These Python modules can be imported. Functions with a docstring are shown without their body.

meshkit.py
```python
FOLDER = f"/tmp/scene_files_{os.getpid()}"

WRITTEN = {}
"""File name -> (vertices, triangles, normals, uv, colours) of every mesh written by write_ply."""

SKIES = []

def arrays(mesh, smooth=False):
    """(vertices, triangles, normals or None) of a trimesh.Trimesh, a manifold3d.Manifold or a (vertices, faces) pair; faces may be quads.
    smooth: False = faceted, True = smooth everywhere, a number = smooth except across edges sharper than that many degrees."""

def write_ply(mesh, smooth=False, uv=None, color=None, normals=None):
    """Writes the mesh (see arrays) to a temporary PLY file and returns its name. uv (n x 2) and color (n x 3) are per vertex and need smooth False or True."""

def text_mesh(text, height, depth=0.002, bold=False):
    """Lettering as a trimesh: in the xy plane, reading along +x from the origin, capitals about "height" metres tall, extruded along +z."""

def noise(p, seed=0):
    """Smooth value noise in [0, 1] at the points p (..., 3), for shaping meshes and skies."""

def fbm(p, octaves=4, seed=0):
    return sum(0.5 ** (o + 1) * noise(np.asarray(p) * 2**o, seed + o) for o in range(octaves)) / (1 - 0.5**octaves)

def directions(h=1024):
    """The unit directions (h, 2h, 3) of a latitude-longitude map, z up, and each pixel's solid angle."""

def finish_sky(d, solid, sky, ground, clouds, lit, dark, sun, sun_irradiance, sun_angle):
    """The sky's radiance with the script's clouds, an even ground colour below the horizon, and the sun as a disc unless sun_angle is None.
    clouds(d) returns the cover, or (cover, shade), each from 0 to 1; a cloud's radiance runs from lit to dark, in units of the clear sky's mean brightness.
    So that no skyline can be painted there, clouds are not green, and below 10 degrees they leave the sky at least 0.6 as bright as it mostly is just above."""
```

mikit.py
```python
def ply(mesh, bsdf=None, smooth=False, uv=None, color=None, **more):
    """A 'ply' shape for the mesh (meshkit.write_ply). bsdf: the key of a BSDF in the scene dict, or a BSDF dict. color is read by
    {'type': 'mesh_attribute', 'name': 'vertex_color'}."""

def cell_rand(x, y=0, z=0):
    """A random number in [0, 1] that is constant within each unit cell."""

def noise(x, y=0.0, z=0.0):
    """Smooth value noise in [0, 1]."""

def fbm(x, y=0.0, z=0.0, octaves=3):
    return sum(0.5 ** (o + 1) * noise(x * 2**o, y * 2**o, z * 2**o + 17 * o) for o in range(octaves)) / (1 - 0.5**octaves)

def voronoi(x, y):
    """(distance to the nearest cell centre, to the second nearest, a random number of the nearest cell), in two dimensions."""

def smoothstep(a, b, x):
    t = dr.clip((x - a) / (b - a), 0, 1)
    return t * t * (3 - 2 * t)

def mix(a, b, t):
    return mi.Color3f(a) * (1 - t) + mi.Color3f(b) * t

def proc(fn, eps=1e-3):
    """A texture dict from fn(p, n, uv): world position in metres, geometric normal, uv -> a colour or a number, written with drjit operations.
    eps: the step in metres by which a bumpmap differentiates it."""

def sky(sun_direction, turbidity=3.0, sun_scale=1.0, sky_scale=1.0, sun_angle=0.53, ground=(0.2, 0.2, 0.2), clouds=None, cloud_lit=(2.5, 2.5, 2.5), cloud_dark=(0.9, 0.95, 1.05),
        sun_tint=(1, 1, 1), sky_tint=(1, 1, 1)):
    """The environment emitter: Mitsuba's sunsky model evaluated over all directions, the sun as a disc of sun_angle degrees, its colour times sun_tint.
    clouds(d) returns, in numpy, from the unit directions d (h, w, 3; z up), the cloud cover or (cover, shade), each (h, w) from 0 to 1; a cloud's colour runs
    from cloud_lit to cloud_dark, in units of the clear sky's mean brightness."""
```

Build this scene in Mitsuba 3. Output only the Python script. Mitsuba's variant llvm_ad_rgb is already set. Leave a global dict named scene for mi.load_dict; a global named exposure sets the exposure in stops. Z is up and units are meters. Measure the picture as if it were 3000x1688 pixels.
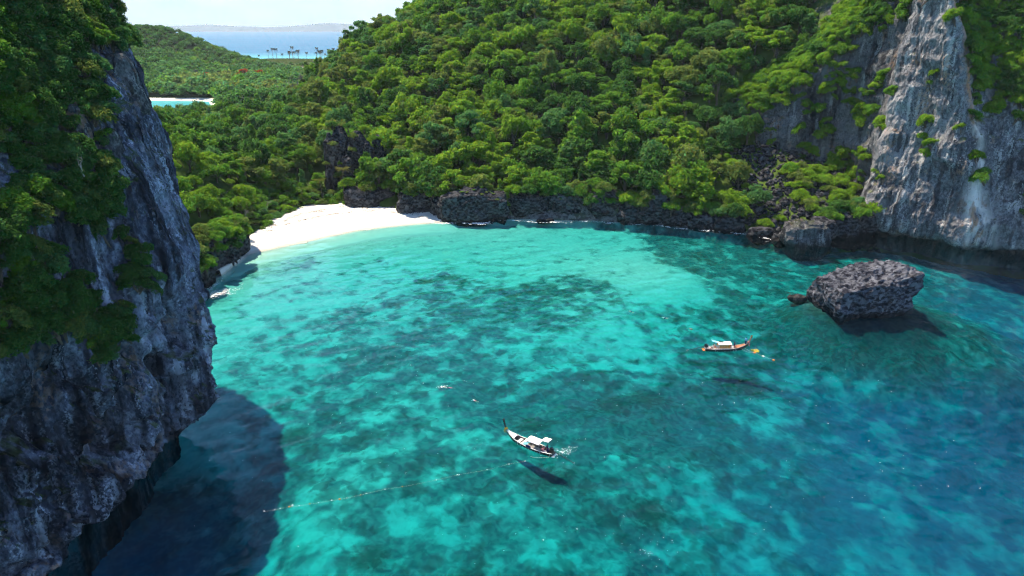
import math, random
import numpy as np
import trimesh, manifold3d, drjit as dr
import mitsuba as mi
import mikit, meshkit
from scipy.interpolate import RBFInterpolator, PchipInterpolator, CubicSpline
from scipy.spatial import cKDTree
import shapely
from shapely.geometry import Polygon, LineString

T = mi.ScalarTransform4f
scene, labels = {}, {}
noise, fbm, smoothstep, mix, voronoi = mikit.noise, mikit.fbm, mikit.smoothstep, mikit.mix, mikit.voronoi
nz, nf = meshkit.noise, meshkit.fbm

# ------------------------------------------------------------------ camera, sky, exposure
PITCH = math.radians(20.28)
scene['camera'] = {'type': 'perspective', 'fov': 72.37, 'fov_axis': 'x', 'near_clip': 0.5, 'far_clip': 200000.0,
                   'to_world': T().look_at(origin=[0, 0, 65], target=[0, math.cos(PITCH), 65 - math.sin(PITCH)], up=[0, 0, 1]),
                   'medium': {'type': 'ref', 'id': 'haze_air'}}
SUN = np.array([-0.34, 0.315, 0.89])
exposure = 2.5


def clouds(d):
    x, y, z = d[..., 0], d[..., 1], np.maximum(d[..., 2], 0.0)
    k = 1.0 / (z + 0.06)
    p = np.stack([x * k * 1.3, y * k * 1.3, 0 * x], -1)
    c = np.clip((nf(p, 5, 3) - 0.40) * 3.2, 0, 1)
    low = np.clip(1 - z / 0.24, 0, 1)
    p2 = np.stack([x * 22, y * 22, z * 60], -1)
    streak = np.clip((nf(p2, 5, 11) - 0.33) * 2.6, 0, 1)
    c = np.clip(c * (0.16 + 0.5 * low), 0, 1) * (1 - low) + low * np.clip(0.28 + 0.66 * streak, 0, 1)
    shade = np.clip((nf(p2 * 0.7, 4, 21) - 0.42) * 1.6, 0, 0.55)
    return np.clip(c, 0, 0.96), shade


scene['sky'] = mikit.sky(SUN, turbidity=2.4, sky_tint=(0.90, 0.97, 1.06), clouds=clouds, cloud_lit=(2.25, 2.32, 2.4), cloud_dark=(1.55, 1.72, 1.95), ground=(0.05, 0.16, 0.2))
scene['haze_air'] = {'type': 'homogeneous', 'albedo': {'type': 'rgb', 'value': [0.90, 0.94, 0.98]}, 'sigma_t': {'type': 'rgb', 'value': [4.8e-5, 4.8e-5, 4.8e-5]}}

# ------------------------------------------------------------------ helpers
count = {}


def numbered(name):
    n = count.get(name, -1) + 1
    count[name] = n
    return name if n == 0 else f'{name}_{n:03d}'


def tag(key, label=None, cat=None, group=None, kind=None):
    d = labels.setdefault(key, {})
    for k, v in (('label', label), ('category', cat), ('group', group), ('kind', kind)):
        if v is not None:
            d[k] = v
    return key


def add(name, mesh, bsdf, smooth=False, parent=None, color=None, **more):
    key = numbered(parent + '__' + name if parent else name)
    scene[key] = mikit.ply(mesh, bsdf, smooth=smooth, color=color, **more)
    return key


def struct(name, mesh, bsdf, label=None, smooth=True, color=None):
    k = add(name, mesh, bsdf, smooth, color=color)
    return tag(k, label, kind='structure')


def grid_faces(nu, nv):
    i = np.arange(nu * nv).reshape(nu, nv)
    return np.stack([i[:-1, :-1], i[1:, :-1], i[1:, 1:], i[:-1, 1:]], -1).reshape(-1, 4)


def quads(v, f):
    f = np.asarray(f)
    return trimesh.Trimesh(v, np.vstack([f[:, [0, 1, 2]], f[:, [0, 2, 3]]]), process=False)


def sheet(xs, ys, z):
    X, Y = np.meshgrid(xs, ys, indexing='ij')
    return quads(np.stack([X, Y, z], -1).reshape(-1, 3), grid_faces(len(xs), len(ys)))


def ridged(p, octaves=4, seed=0):
    return sum(0.5 ** (o + 1) * (1 - np.abs(2 * nz(np.asarray(p) * 2.03 ** o, seed + o) - 1)) for o in range(octaves)) / (1 - 0.5 ** octaves)


def vnormals(mesh):
    v, f = np.asarray(mesh.vertices), np.asarray(mesh.faces)
    n = np.zeros_like(v)
    fn = np.cross(v[f[:, 1]] - v[f[:, 0]], v[f[:, 2]] - v[f[:, 0]])
    for k in range(3):
        np.add.at(n, f[:, k], fn)
    return n / np.maximum(np.linalg.norm(n, axis=1, keepdims=True), 1e-12)


def bmp(b, scale, fn, eps=0.05):
    return {'type': 'bumpmap', 'arbitrary': mikit.proc(fn, eps), 'scale': scale, 'bsdf': b}


# ------------------------------------------------------------------ materials
def limestone(p, n, uv):
    big = fbm(p.x * 0.09, p.y * 0.09, p.z * 0.06, 3)
    streak = fbm(p.x * 0.9 + p.y * 0.35, p.y * 0.9, p.z * 0.07, 3)
    fine = fbm(p.x * 2.2, p.y * 2.2, p.z * 1.3, 3)
    grit = fbm(p.x * 4.5, p.y * 4.5, p.z * 2.6 + 3, 2)
    c = mix((0.062, 0.065, 0.075), (0.27, 0.272, 0.28), smoothstep(0.32, 0.66, 0.36 * big + 0.36 * fine + 0.28 * grit))
    c = mix(c, (0.028, 0.028, 0.033), smoothstep(0.50, 0.62, 0.75 * streak + 0.25 * grit) * 0.8)
    c = mix(c, (0.46, 0.455, 0.44), smoothstep(0.56, 0.68, 0.7 * fbm(p.x * 0.8 + 9, p.y * 0.8, p.z * 0.07 + 3, 3) + 0.3 * grit) * 0.75)
    och = smoothstep(0.60, 0.72, fbm(p.x * 0.22 + 31, p.y * 0.22, p.z * 0.09, 3)) * smoothstep(0.45, 0.6, fine)
    c = mix(c, (0.36, 0.20, 0.105), och * 0.5)
    rust = dr.exp(-dr.square((p.x + 0.165 * p.z - 145.2 + 3 * (big - 0.5)) / 1.3)) * smoothstep(198, 204, p.y) * (1 - smoothstep(236, 242, p.y)) * smoothstep(30, 44, p.z)
    c = mix(c, (0.40, 0.21, 0.12), rust * smoothstep(0.34, 0.55, 0.5 * streak + 0.5 * grit))
    fl = dr.exp(-dr.square((p.x + 0.10 * p.z - 143.6 + 2.5 * (big - 0.5)) / (1.7 + 2.4 * (1 - smoothstep(8, 24, p.z))))) * (1 - smoothstep(34, 48, p.z)) * smoothstep(195, 200, p.y) * (1 - smoothstep(222, 230, p.y))
    c = mix(c, mix((0.72, 0.69, 0.64), (0.46, 0.29, 0.19), smoothstep(0.52, 0.68, fbm(p.x * 0.6, p.y * 0.6, p.z * 0.15, 3))), fl * smoothstep(0.30, 0.55, 0.5 * big + 0.5 * streak))
    grass = smoothstep(0.55, 0.8, n.z) * smoothstep(0.40, 0.55, fbm(p.x * 0.4, p.y * 0.4, p.z * 0.4 + 5, 3)) * smoothstep(5, 9, p.z)
    c = mix(c, (0.07, 0.095, 0.025), grass * 0.8)
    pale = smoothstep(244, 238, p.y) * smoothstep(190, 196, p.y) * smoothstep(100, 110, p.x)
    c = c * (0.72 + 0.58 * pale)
    wet = 1 - smoothstep(0.6, 2.6, p.z + 1.2 * (fine - 0.5))
    return mix(c, (0.035, 0.034, 0.032), wet * 0.8)


def shore_rock_colour(p, n, uv):
    fine = fbm(p.x * 1.3, p.y * 1.3, p.z * 1.7, 4)
    c = mix((0.022, 0.022, 0.026), (0.13, 0.128, 0.132), smoothstep(0.34, 0.72, fine))
    c = mix(c, (0.24, 0.235, 0.23), smoothstep(0.60, 0.75, fbm(p.x * 0.7 + 4, p.y * 0.7, p.z * 0.5, 3)) * 0.6)
    c = mix(c, (0.13, 0.10, 0.06), smoothstep(0.6, 0.75, fbm(p.x * 0.4 + 14, p.y * 0.4, p.z * 0.8, 3)) * 0.15)
    wet = 1 - smoothstep(0.3, 1.6, p.z + 1.0 * (fine - 0.5))
    return mix(c, (0.016, 0.016, 0.016), wet * 0.85) * mi.Color3f(0.74, 0.78, 0.82)


def hill_soil(p, n, uv):
    a = fbm(p.x * 0.25, p.y * 0.25, p.z * 0.25, 4)
    g = mix((0.035, 0.062, 0.014), (0.085, 0.135, 0.03), smoothstep(0.3, 0.7, a))
    r = mix((0.06, 0.06, 0.065), (0.17, 0.17, 0.17), smoothstep(0.35, 0.7, fbm(p.x * 1.1, p.y * 1.1, p.z * 1.1, 3)))
    return mix(r, g, smoothstep(0.52, 0.70, n.z + 0.25 * (a - 0.5)))


def stack_rock_colour(p, n, uv):
    return shore_rock_colour(p, n, uv) * mi.Color3f(1.45, 1.5, 1.65)


def sand_dry(p, n, uv):
    a = fbm(p.x * 0.7, p.y * 0.7, 0, 4)
    c = mix((0.70, 0.665, 0.60), (0.80, 0.775, 0.725), a)
    damp = 1 - smoothstep(0.12, 0.5, p.z + 0.15 * (a - 0.5))
    return mix(c, (0.46, 0.40, 0.32), damp * 0.6)


SANDY = np.array([(-37.9, 223.2, 1.0), (1.6, 223.2, 1.0), (1.5, 197.9, 0.9), (40.8, 187.1, 1.0), (26.0, 205.7, 0.9), (-65.0, 183.7, 0.8), (-44.3, 190.5, 0.8), (-28.2, 160.2, 0.42), (-43.5, 143.5, 0.5), (-46.5, 124.4, 0.55), (-13.3, 157.6, 0.4), (50, 131, .1), (6, 95.5, .1), (11.4, 165.5, 0.4), (26.0, 155.1, 0.9), (19.0, 143.5, 0.7), (62.7, 205.7, 0.25), (67.8, 183.7, 0.35), (104.3, 190.5, 0.25), (44.1, 155.1, 0.45), (-22.0, 119.5, 0.95), (-51.7, 109.2, 1.0), (-54.4, 116.4, 0.9), (-3.0, 124.4, 0.35), (0.9, 112.0, 0.3), (27.2, 125.3, 0.0), (19.6, 121.9, 0.0), (-31.5, 83.8, .85), (-32.4, 79.5, 0.7), (-22.8, 86.5, 0.5), (-29.5, 102.7, 0.35), (-18.5, 96.8, 0.4), (0.7, 82.0, 0.5), (-4.6, 74.0, 0.5), (-21.0, 77.9, 0.6), (7.4, 99.1, 0.4), (19.2, 91.5, 0.4), (30.2, 86.5, 0.35), (45.9, 96.8, 0.3), (60.8, 116.4, 0.3), (49.6, 127.9, 0.6), (56.4, 124.4, 0.55), (27.2, 139.3, 0.8), (13.8, 135.3, 0.5), (83.3, 116.4, 0.35), (59.7, 86.5, 0.4), (65.8, 77.9, 0.4), (18.9, 74.0, 0.4), (10.9, 71.9, 0.3), (0.6, 71.2, 0.4), (-70, 165, 0.9), (-66, 140, 0.7), (-56, 150, .65), (110, 150, 0.3), (120, 110, 0.3), (-15, 180, 0.5), (15, 180, 0.4), (-60, 85, .1), (-30, 113, .3), (-14, 113, .3), (-22, 129, .3), (-34, 121, .3), (-11, 121, .3), (-43, 107, .3), (-46, 116, .25), (-45, 88, .15), (-50, 76, .1), (-40, 78, .3), (88, 158, 0), (80, 160, .05), (95, 165, 0)])  # sand cover; lowered under headland, boats and lone rock to darken their shadows
DEEP = np.array([(-71.9, 205.7, 0.9), (-37.9, 223.2, 1.7), (1.7, 232.9, 2.0), (-44.3, 190.5, 2.7), (-10.7, 205.7, 2.5), (28.0, 223.2, 2.5), (52.4, 214.1, 2.5), (40.8, 187.1, 2.0), (75.0, 205.7, 4.0), (103.8, 201.7, 5.0), (123.2, 183.7, 8.0), (-29.0, 165.5, 3.0), (-56.1, 155.1, 3.0), (1.3, 165.5, 3.0), (20.3, 155.1, 3.0), (40.5, 160.2, 4.0), (58.5, 155.1, 5.0), (69.9, 137.3, 9.0), (93.3, 133.4, 12.0), (-51.7, 109.2, 3.5), (-44.0, 116.4, 4.0), (-22.0, 119.5, 3.5), (1.0, 119.5, 4.2), (4, 98, 3.4), (46, 134, 6.2), (24.7, 124.4, 5.0), (38.4, 116.4, 6.5), (50.6, 109.2, 8.0), (68.4, 102.7, 11.0), (74.6, 91.5, 12.0), (-30.3, 83.8, 3.5), (-16.3, 82.0, 4.5), (0.7, 82.0, 4.5), (17.0, 77.9, 6.0), (33.3, 77.9, 8.0), (47.7, 74.0, 9.0), (62.0, 71.9, 12.0), (-51.6, 74.0, 9.0), (-43.7, 82.0, 8.0), (-50, 92, 7), (-26.8, 71.2, 5.0), (-4.4, 71.2, 5.0),
                 (150, 120, 14), (190, 190, 14), (150, 60, 15), (0, 30, 8), (-80, 40, 8), (-80, 160, 2), (-75, 130, 3)])  # extra depth beside the headland darkens its shadow on the water


def seabed_colour(p, n, uv):
    w, ws = mi.Float(1e-6), mi.Float(0.4e-6)
    for x, y, s in SANDY.tolist():
        e = dr.exp(-(dr.square(p.x - x) + dr.square(p.y - y)) * (1 / 90.0))
        w += e
        ws += e * s
    s = ws / w
    wx = p.x + 1.1 * (fbm(p.x * 0.7, p.y * 0.7, 3, 2) - 0.5)
    wy = p.y + 1.1 * (fbm(p.x * 0.7 + 40, p.y * 0.7, 7, 2) - 0.5)
    a = 0.30 * fbm(wx * 0.16, wy * 0.16, 0, 3) + 0.70 * fbm(wx * 0.34 + 11, wy * 0.34, 2, 4)
    t = 0.83 - 0.58 * s
    k = smoothstep(t - 0.22, t + 0.20, a)
    heads = smoothstep(0.50, 0.70, 0.6 * fbm(wx * 0.26 + 70, wy * 0.26, 1, 2) + 0.4 * fbm(wx * 0.9, wy * 0.9 + 30, 4, 2)) * (1 - smoothstep(0.5, 0.85, s)) * (1 - 0.8 * smoothstep(5.5, 9.5, -p.z))
    fine = fbm(wx * 1.5, wy * 1.5, 5, 3)
    sand = mix((0.34, 0.345, 0.30), (0.46, 0.46, 0.40), fine)
    reef = mix((0.028, 0.082, 0.088), (0.055, 0.145, 0.132), smoothstep(0.3, 0.75, fine))
    reef = mix(reef, mix((0.006, 0.112, 0.185), (0.010, 0.165, 0.25), fine), smoothstep(5, 11, -p.z))  # blue of light scattered in deep water, put into the floor colour
    sand = mix(sand, (0.06, 0.36, 0.38), smoothstep(4, 11, -p.z))
    c = mix(reef, sand, k)
    for bx_, by_, br_ in ((6.2, 96.2, 4.6), (49.5, 133.8, 6.0), (19.8, 121.5, 3.6), (27.4, 124.8, 4.4), (-39.4, 109.9, 3.2), (3.8, 113.4, 3.4), (-5.9, 74.0, 3.6), (-20.1, 78.7, 3.0), (21.5, 90.4, 4.0)):  # coral heads, and dark patches painted where the boat shadows fall
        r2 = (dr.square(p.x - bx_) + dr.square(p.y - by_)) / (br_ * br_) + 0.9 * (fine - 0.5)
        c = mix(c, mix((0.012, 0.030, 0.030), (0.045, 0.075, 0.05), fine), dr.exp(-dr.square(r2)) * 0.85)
    dark = dr.exp(-dr.square(dr.square((p.x - 89.5) / 19) + dr.square((p.y - 158.5) / 15)))  # shade painted on the floor round the lone rock, merging with its shadow
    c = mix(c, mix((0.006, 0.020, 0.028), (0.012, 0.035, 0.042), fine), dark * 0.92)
    return mix(c, mix((0.018, 0.035, 0.03), (0.04, 0.065, 0.05), fine), heads * 0.6)


def diffuse(fn):
    return {'type': 'diffuse', 'reflectance': mikit.proc(fn)}


def rock_relief(p, n, uv):
    return 0.5 * fbm(p.x * 1.1, p.y * 1.1, p.z * 0.35, 3) + 0.5 * (1 - dr.abs(2 * fbm(p.x * 2.4, p.y * 2.4, p.z * 1.3 + 7, 3) - 1))


def karst_relief(p, n, uv):
    return 0.6 * (1 - dr.abs(2 * fbm(p.x * 0.9, p.y * 0.9, p.z * 0.8, 3) - 1)) + 0.4 * fbm(p.x * 3.1, p.y * 3.1, p.z * 2.6, 3)


def shaded_limestone(p, n, uv):
    curtain = 0.65 * fbm(p.x * 0.30 + 3, p.y * 0.30, p.z * 0.05, 3) + 0.35 * fbm(p.x * 1.2, p.y * 1.2, p.z * 0.16 + 8, 2)  # light and dark of the curtain folds put into the colour
    return limestone(p, n, uv) * mi.Color3f(1.0, 1.10, 1.40) * mi.Float(0.35 + 1.55 * smoothstep(0.36, 0.66, curtain))  # limestone copy for the headland with the blue of its shade painted in


scene['shaded_limestone'] = bmp(diffuse(shaded_limestone), 1.6, rock_relief, 0.06)
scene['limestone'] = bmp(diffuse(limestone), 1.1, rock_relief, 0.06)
scene['stack_rock'] = bmp(diffuse(stack_rock_colour), 0.9, karst_relief, 0.06)
scene['dark_rock'] = bmp(diffuse(shore_rock_colour), 1.1, karst_relief, 0.06)
scene['soil'] = diffuse(hill_soil)
scene['sand'] = {'type': 'twosided', 'bsdf': diffuse(sand_dry)}
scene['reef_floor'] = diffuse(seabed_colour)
scene['water_skin'] = {'type': 'thindielectric', 'int_ior': 1.16, 'ext_ior': 1.0, 'specular_transmittance': {'type': 'mesh_attribute', 'name': 'vertex_color'}}

# ------------------------------------------------------------------ sea bed and water of the bay
deep_rbf = RBFInterpolator(DEEP[:, :2], DEEP[:, 2], kernel='thin_plate_spline', smoothing=2.0)


def depth_at(x, y):
    x, y = np.asarray(x, float), np.asarray(y, float)
    q = np.stack([np.clip(x, -90, 200).ravel(), np.clip(y, 25, 262).ravel()], -1)
    return np.clip(deep_rbf(q), -0.3, 15).reshape(x.shape)


LAND = Polygon([(-83, 120), (-83.4, 169.8), (-81.8, 187.1), (-81.1, 205.7), (-68.2, 218.6), (-53.1, 232.9), (-40.3, 239.2), (-27.4, 243.5), (0.4, 249.1), (30.6, 246.3), (49.8, 240.8), (70.5, 234.0), (84, 229.0), (90, 224), (107.0, 226.2), (125, 231.5), (150, 222), (200, 215), (420, 215), (420, 640), (-60, 640), (-190, 560), (-260, 520), (-300, 400), (-240, 260), (-190, 120)])


def land_distance(x, y):
    """metres inland (negative at sea)"""
    pts = shapely.points(np.ravel(x), np.ravel(y))
    d = shapely.distance(LAND.exterior, pts)
    return np.where(shapely.contains(LAND, pts), d, -d).reshape(np.shape(x))


xs = np.arange(-100, 200.1, 0.6)
ys = np.arange(28, 262.1, 0.6)
X, Y = np.meshgrid(xs, ys, indexing='ij')
D = depth_at(X[::4, ::4], Y[::4, ::4])
from scipy.ndimage import zoom as _zoom
DD = _zoom(D, 4, order=1)
DD = DD[:X.shape[0], :X.shape[1]]
DD = np.pad(DD, ((0, max(0, X.shape[0] - DD.shape[0])), (0, max(0, X.shape[1] - DD.shape[1]))), mode='edge')
near_shore = np.maximum(np.clip(-land_distance(X, Y) / 14, 0, 1), np.clip((X - 98) / 10, 0, 1))
DD = np.minimum(DD, 0.15 + 14 * near_shore ** 1.2 + 0 * DD)
def stack_mound(X, Y, D):
    r = np.sqrt(((X - 87.2) / 12.5) ** 2 + ((Y - 162.5) / 9.5) ** 2) + 0.5 * (nf(np.stack([X * 0.2, Y * 0.2, 0 * X], -1), 3, 77) - 0.5)
    return np.minimum(D, 0.55 + np.maximum(r - 0.9, 0) * 3.6)


DD = stack_mound(X, Y, DD)
bumps = (nf(np.stack([X * 0.18, Y * 0.18, 0 * X], -1), 4, 5) - 0.5) * np.clip(DD * 0.55, 0, 2.0)
struct('seabed', sheet(xs, ys, -DD + bumps), 'reef_floor', 'pale sand, dark coral and painted shade on the shallow floor of the bay')

# waves
xs = np.concatenate([np.arange(-100, -70, 1.2), np.arange(-70, 100, 0.42), np.arange(100, 230, 0.8), np.arange(230, 420, 20)])
ys = np.concatenate([np.arange(-40, 55, 6), np.arange(55, 130, 0.36), np.arange(130, 190, 0.5), np.arange(190, 275, 0.7)])
X, Y = np.meshgrid(xs, ys, indexing='ij')


def waves(X, Y):
    rng = np.random.default_rng(4)
    z = 0 * X
    calm = 0.45 + 0.55 * np.clip((X + 50) / 110, 0, 1)
    wob = 3.0 * nz(np.stack([X * 0.06, Y * 0.06, 0 * X], -1), 8)
    for i in range(34):
        lam = 1.6 * 1.13 ** (i % 17) * rng.uniform(0.85, 1.15)
        a = rng.normal(math.radians(-62), 0.55)
        k = 2 * math.pi / lam
        z = z + 0.0058 * lam * np.sin(k * (X * math.cos(a) + Y * math.sin(a)) + rng.uniform(0, 6.3) + wob * rng.uniform(0.5, 2)) / math.sqrt(1 + 0.10 * lam)
    gust = 0.35 + 1.1 * nf(np.stack([X * 0.035, Y * 0.05, 0 * X], -1), 3, 2)
    return z * calm * gust


Z = waves(X, Y)
SIG = np.array([0.48, 0.040, 0.030])
dep = np.maximum(depth_at(X[::3, ::3], Y[::3, ::3]), 0)
from scipy.interpolate import RegularGridInterpolator
dep = RegularGridInterpolator((xs[::3], ys[::3]), dep, bounds_error=False, fill_value=None)(np.stack([X, Y], -1))
dep = np.minimum(np.clip(dep, 0, 16), 0.1 + 14 * np.maximum(np.clip(-land_distance(X, Y) / 14, 0, 1), np.clip((X - 98) / 10, 0, 1)) ** 1.2)
dep = stack_mound(X, Y, dep)
tint = np.exp(-dep[..., None] * 1.18 * SIG) * np.array([0.99, 1.0, 1.0])
struct('bay_water', sheet(xs, ys, Z), 'water_skin', 'clear turquoise water of the sheltered bay', color=tint.reshape(-1, 3))

# ------------------------------------------------------------------ land
HILL = np.array([
    (-113, 440, 42), (-98, 440, 52), (-67, 435, 64), (-45, 430, 74), (0, 440, 100), (60, 440, 118), (120, 440, 128), (200, 430, 132), (300, 420, 132),
    (0, 350, 58), (0, 300, 30), (0, 270, 13), (40, 350, 62), (40, 300, 34), (40, 270, 16), (70, 350, 70), (70, 300, 42), (-45, 340, 38), (-45, 290, 17), (-30, 268, 10), (-80, 340, 29), (-80, 290, 14),
    (-110, 340, 23), (-105, 300, 15), (-135, 420, 19), (-160, 400, 12), (-182, 380, 12), (-150, 330, 11), (-125, 300, 15), (-200, 470, 8), (-160, 500, 6), (-250, 500, 2),
    (0, 257, 6), (30, 254, 7), (50, 249, 7), (70, 243, 6), (85, 238, 4), (-27, 252, 4), (-66, 271, 4), (-80, 264, 4), (-50, 268, 7),
    (92, 235, 3), (95, 250, 13), (97, 264, 21), (84, 262, 20), (75, 256, 16), (80, 295, 46), (92, 288, 42), (106, 282, 48), (118, 290, 64), (128, 282, 72), (130, 310, 84), (150, 275, 92), (200, 280, 100), (90, 350, 84),
    (-88, 180, 4), (-88, 205, 5), (-95, 190, 17), (-100, 210, 25), (-112, 230, 28), (-125, 240, 32), (-122, 200, 40), (-118, 262, 20), (-102, 262, 13), (-91, 250, 7), (-87, 228, 4), (-150, 220, 46), (-150, 280, 19), (-190, 300, 14), (-130, 160, 40), (-100, 150, 15), (-200, 220, 55),
    (-60, 560, 30), (50, 600, 40), (200, 620, 40), (420, 600, 30), (420, 300, 90)])
hill_rbf = RBFInterpolator(HILL[:, :2], HILL[:, 2], kernel='thin_plate_spline', smoothing=1.0)
SCREE = Polygon([(84, 224), (80, 262), (97, 271), (110, 267), (124, 259), (127, 242), (123, 228)])
BEACH = Polygon([(-85, 190), (-84.0, 223.2), (-83.8, 243.5), (-77.1, 259), (-66.1, 264.5), (-49.2, 257), (-29.1, 252.0), (-24, 246), (-24, 236), (-50, 210)])


def hill_raw(x, y):
    x, y = np.asarray(x, float), np.asarray(y, float)
    h = hill_rbf(np.stack([x.ravel(), y.ravel()], -1)).reshape(x.shape)
    h = h + 5.0 * (nf(np.stack([x * 0.03, y * 0.03, 0 * x], -1), 3, 9) - 0.5) * np.clip(h / 25, 0, 1)
    d = land_distance(x, y)
    h = np.minimum(h, np.where(d > -1, -2.5 + (d + 1.0) * 1.7, np.maximum(-2.5 + (d + 1) * 1.2, -17)))
    inb = shapely.contains(BEACH, shapely.points(x.ravel(), y.ravel())).reshape(x.shape)
    db = shapely.distance(BEACH, shapely.points(x.ravel(), y.ravel())).reshape(x.shape)
    ins = shapely.distance(SCREE, shapely.points(x.ravel(), y.ravel())).reshape(x.shape)
    h = np.minimum(h, 1.5 + np.maximum(y - 227, 0) * 0.52 + ins * 1.3)
    return np.where(inb, np.minimum(h, -1.5), np.minimum(h, 0.8 + db * 0.9))


xs = np.arange(-262, 421, 2.0)
ys = np.arange(140, 641, 2.0)
X, Y = np.meshgrid(xs, ys, indexing='ij')
HZ = hill_raw(X, Y)
struct('hill', sheet(xs, ys, HZ), 'soil', 'steep jungle hill rising behind the bay')
hill_at = RegularGridInterpolator((xs, ys), HZ, bounds_error=False, fill_value=0.0)

# beach: a real sheet of sand running under the water
xs = np.arange(-90, -16, 0.5)
ys = np.arange(186, 270, 0.5)
X, Y = np.meshgrid(xs, ys, indexing='ij')
WL = LineString([(-86, 196), (-81.1, 205.7), (-68.2, 218.6), (-53.1, 232.9), (-40.3, 239.2), (-27.4, 243.5), (-16, 246)])
pts = shapely.points(X.ravel(), Y.ravel())
dw = shapely.distance(WL, pts).reshape(X.shape)
dw = np.where(shapely.contains(LAND, pts).reshape(X.shape), dw, -dw)
bz = np.where(dw > 0, 2.3 * (1 - np.exp(-dw / 9.0)), dw * 0.10) + 0.10 * (nf(np.stack([X * 0.3, Y * 0.3, 0 * X], -1), 3, 3) - 0.5) * np.clip(dw / 4, 0, 1)
bz = np.where(dw < -9, bz - 0.4 * (-9 - dw), bz)
bz = bz - 3.0 * np.clip((X + 24) / 8, 0, 1) ** 2
bz = np.maximum(bz, -16.5)
struct('beach', sheet(xs, ys, bz), 'sand', 'bright white sand beach curving round the head of the bay')

# far land: plain behind the hill and a headland
FAR = np.array([(-520, 1100, 66), (-720, 1150, 76), (-600, 1080, 71), (-560, 980, 46), (-600, 850, 22), (-480, 850, 13), (-434, 1050, 28), (-377, 1000, 10), (-345, 1000, 8), (-300, 800, 7), (-300, 722, 6), (-250, 660, 7), (-250, 720, 8), (-210, 630, 8), (-275, 690, 5), (-150, 800, 7), (-100, 1000, 8), (-150, 1300, 4), (-120, 1550, 3), (-300, 1400, 5), (-430, 1250, 5), (-480, 1450, 4.5), (-540, 1300, 5), (-420, 1400, 4.5), (-370, 1350, 4.5), (-900, 900, 40), (-1000, 1100, 70), (200, 900, 20), (200, 1400, 5), (-450, 740, 5), (-700, 760, 10), (-330, 1120, 4.5), (-260, 1550, 3)])
far_rbf = RBFInterpolator(FAR[:, :2], FAR[:, 2], kernel='thin_plate_spline', smoothing=1.0)
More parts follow.
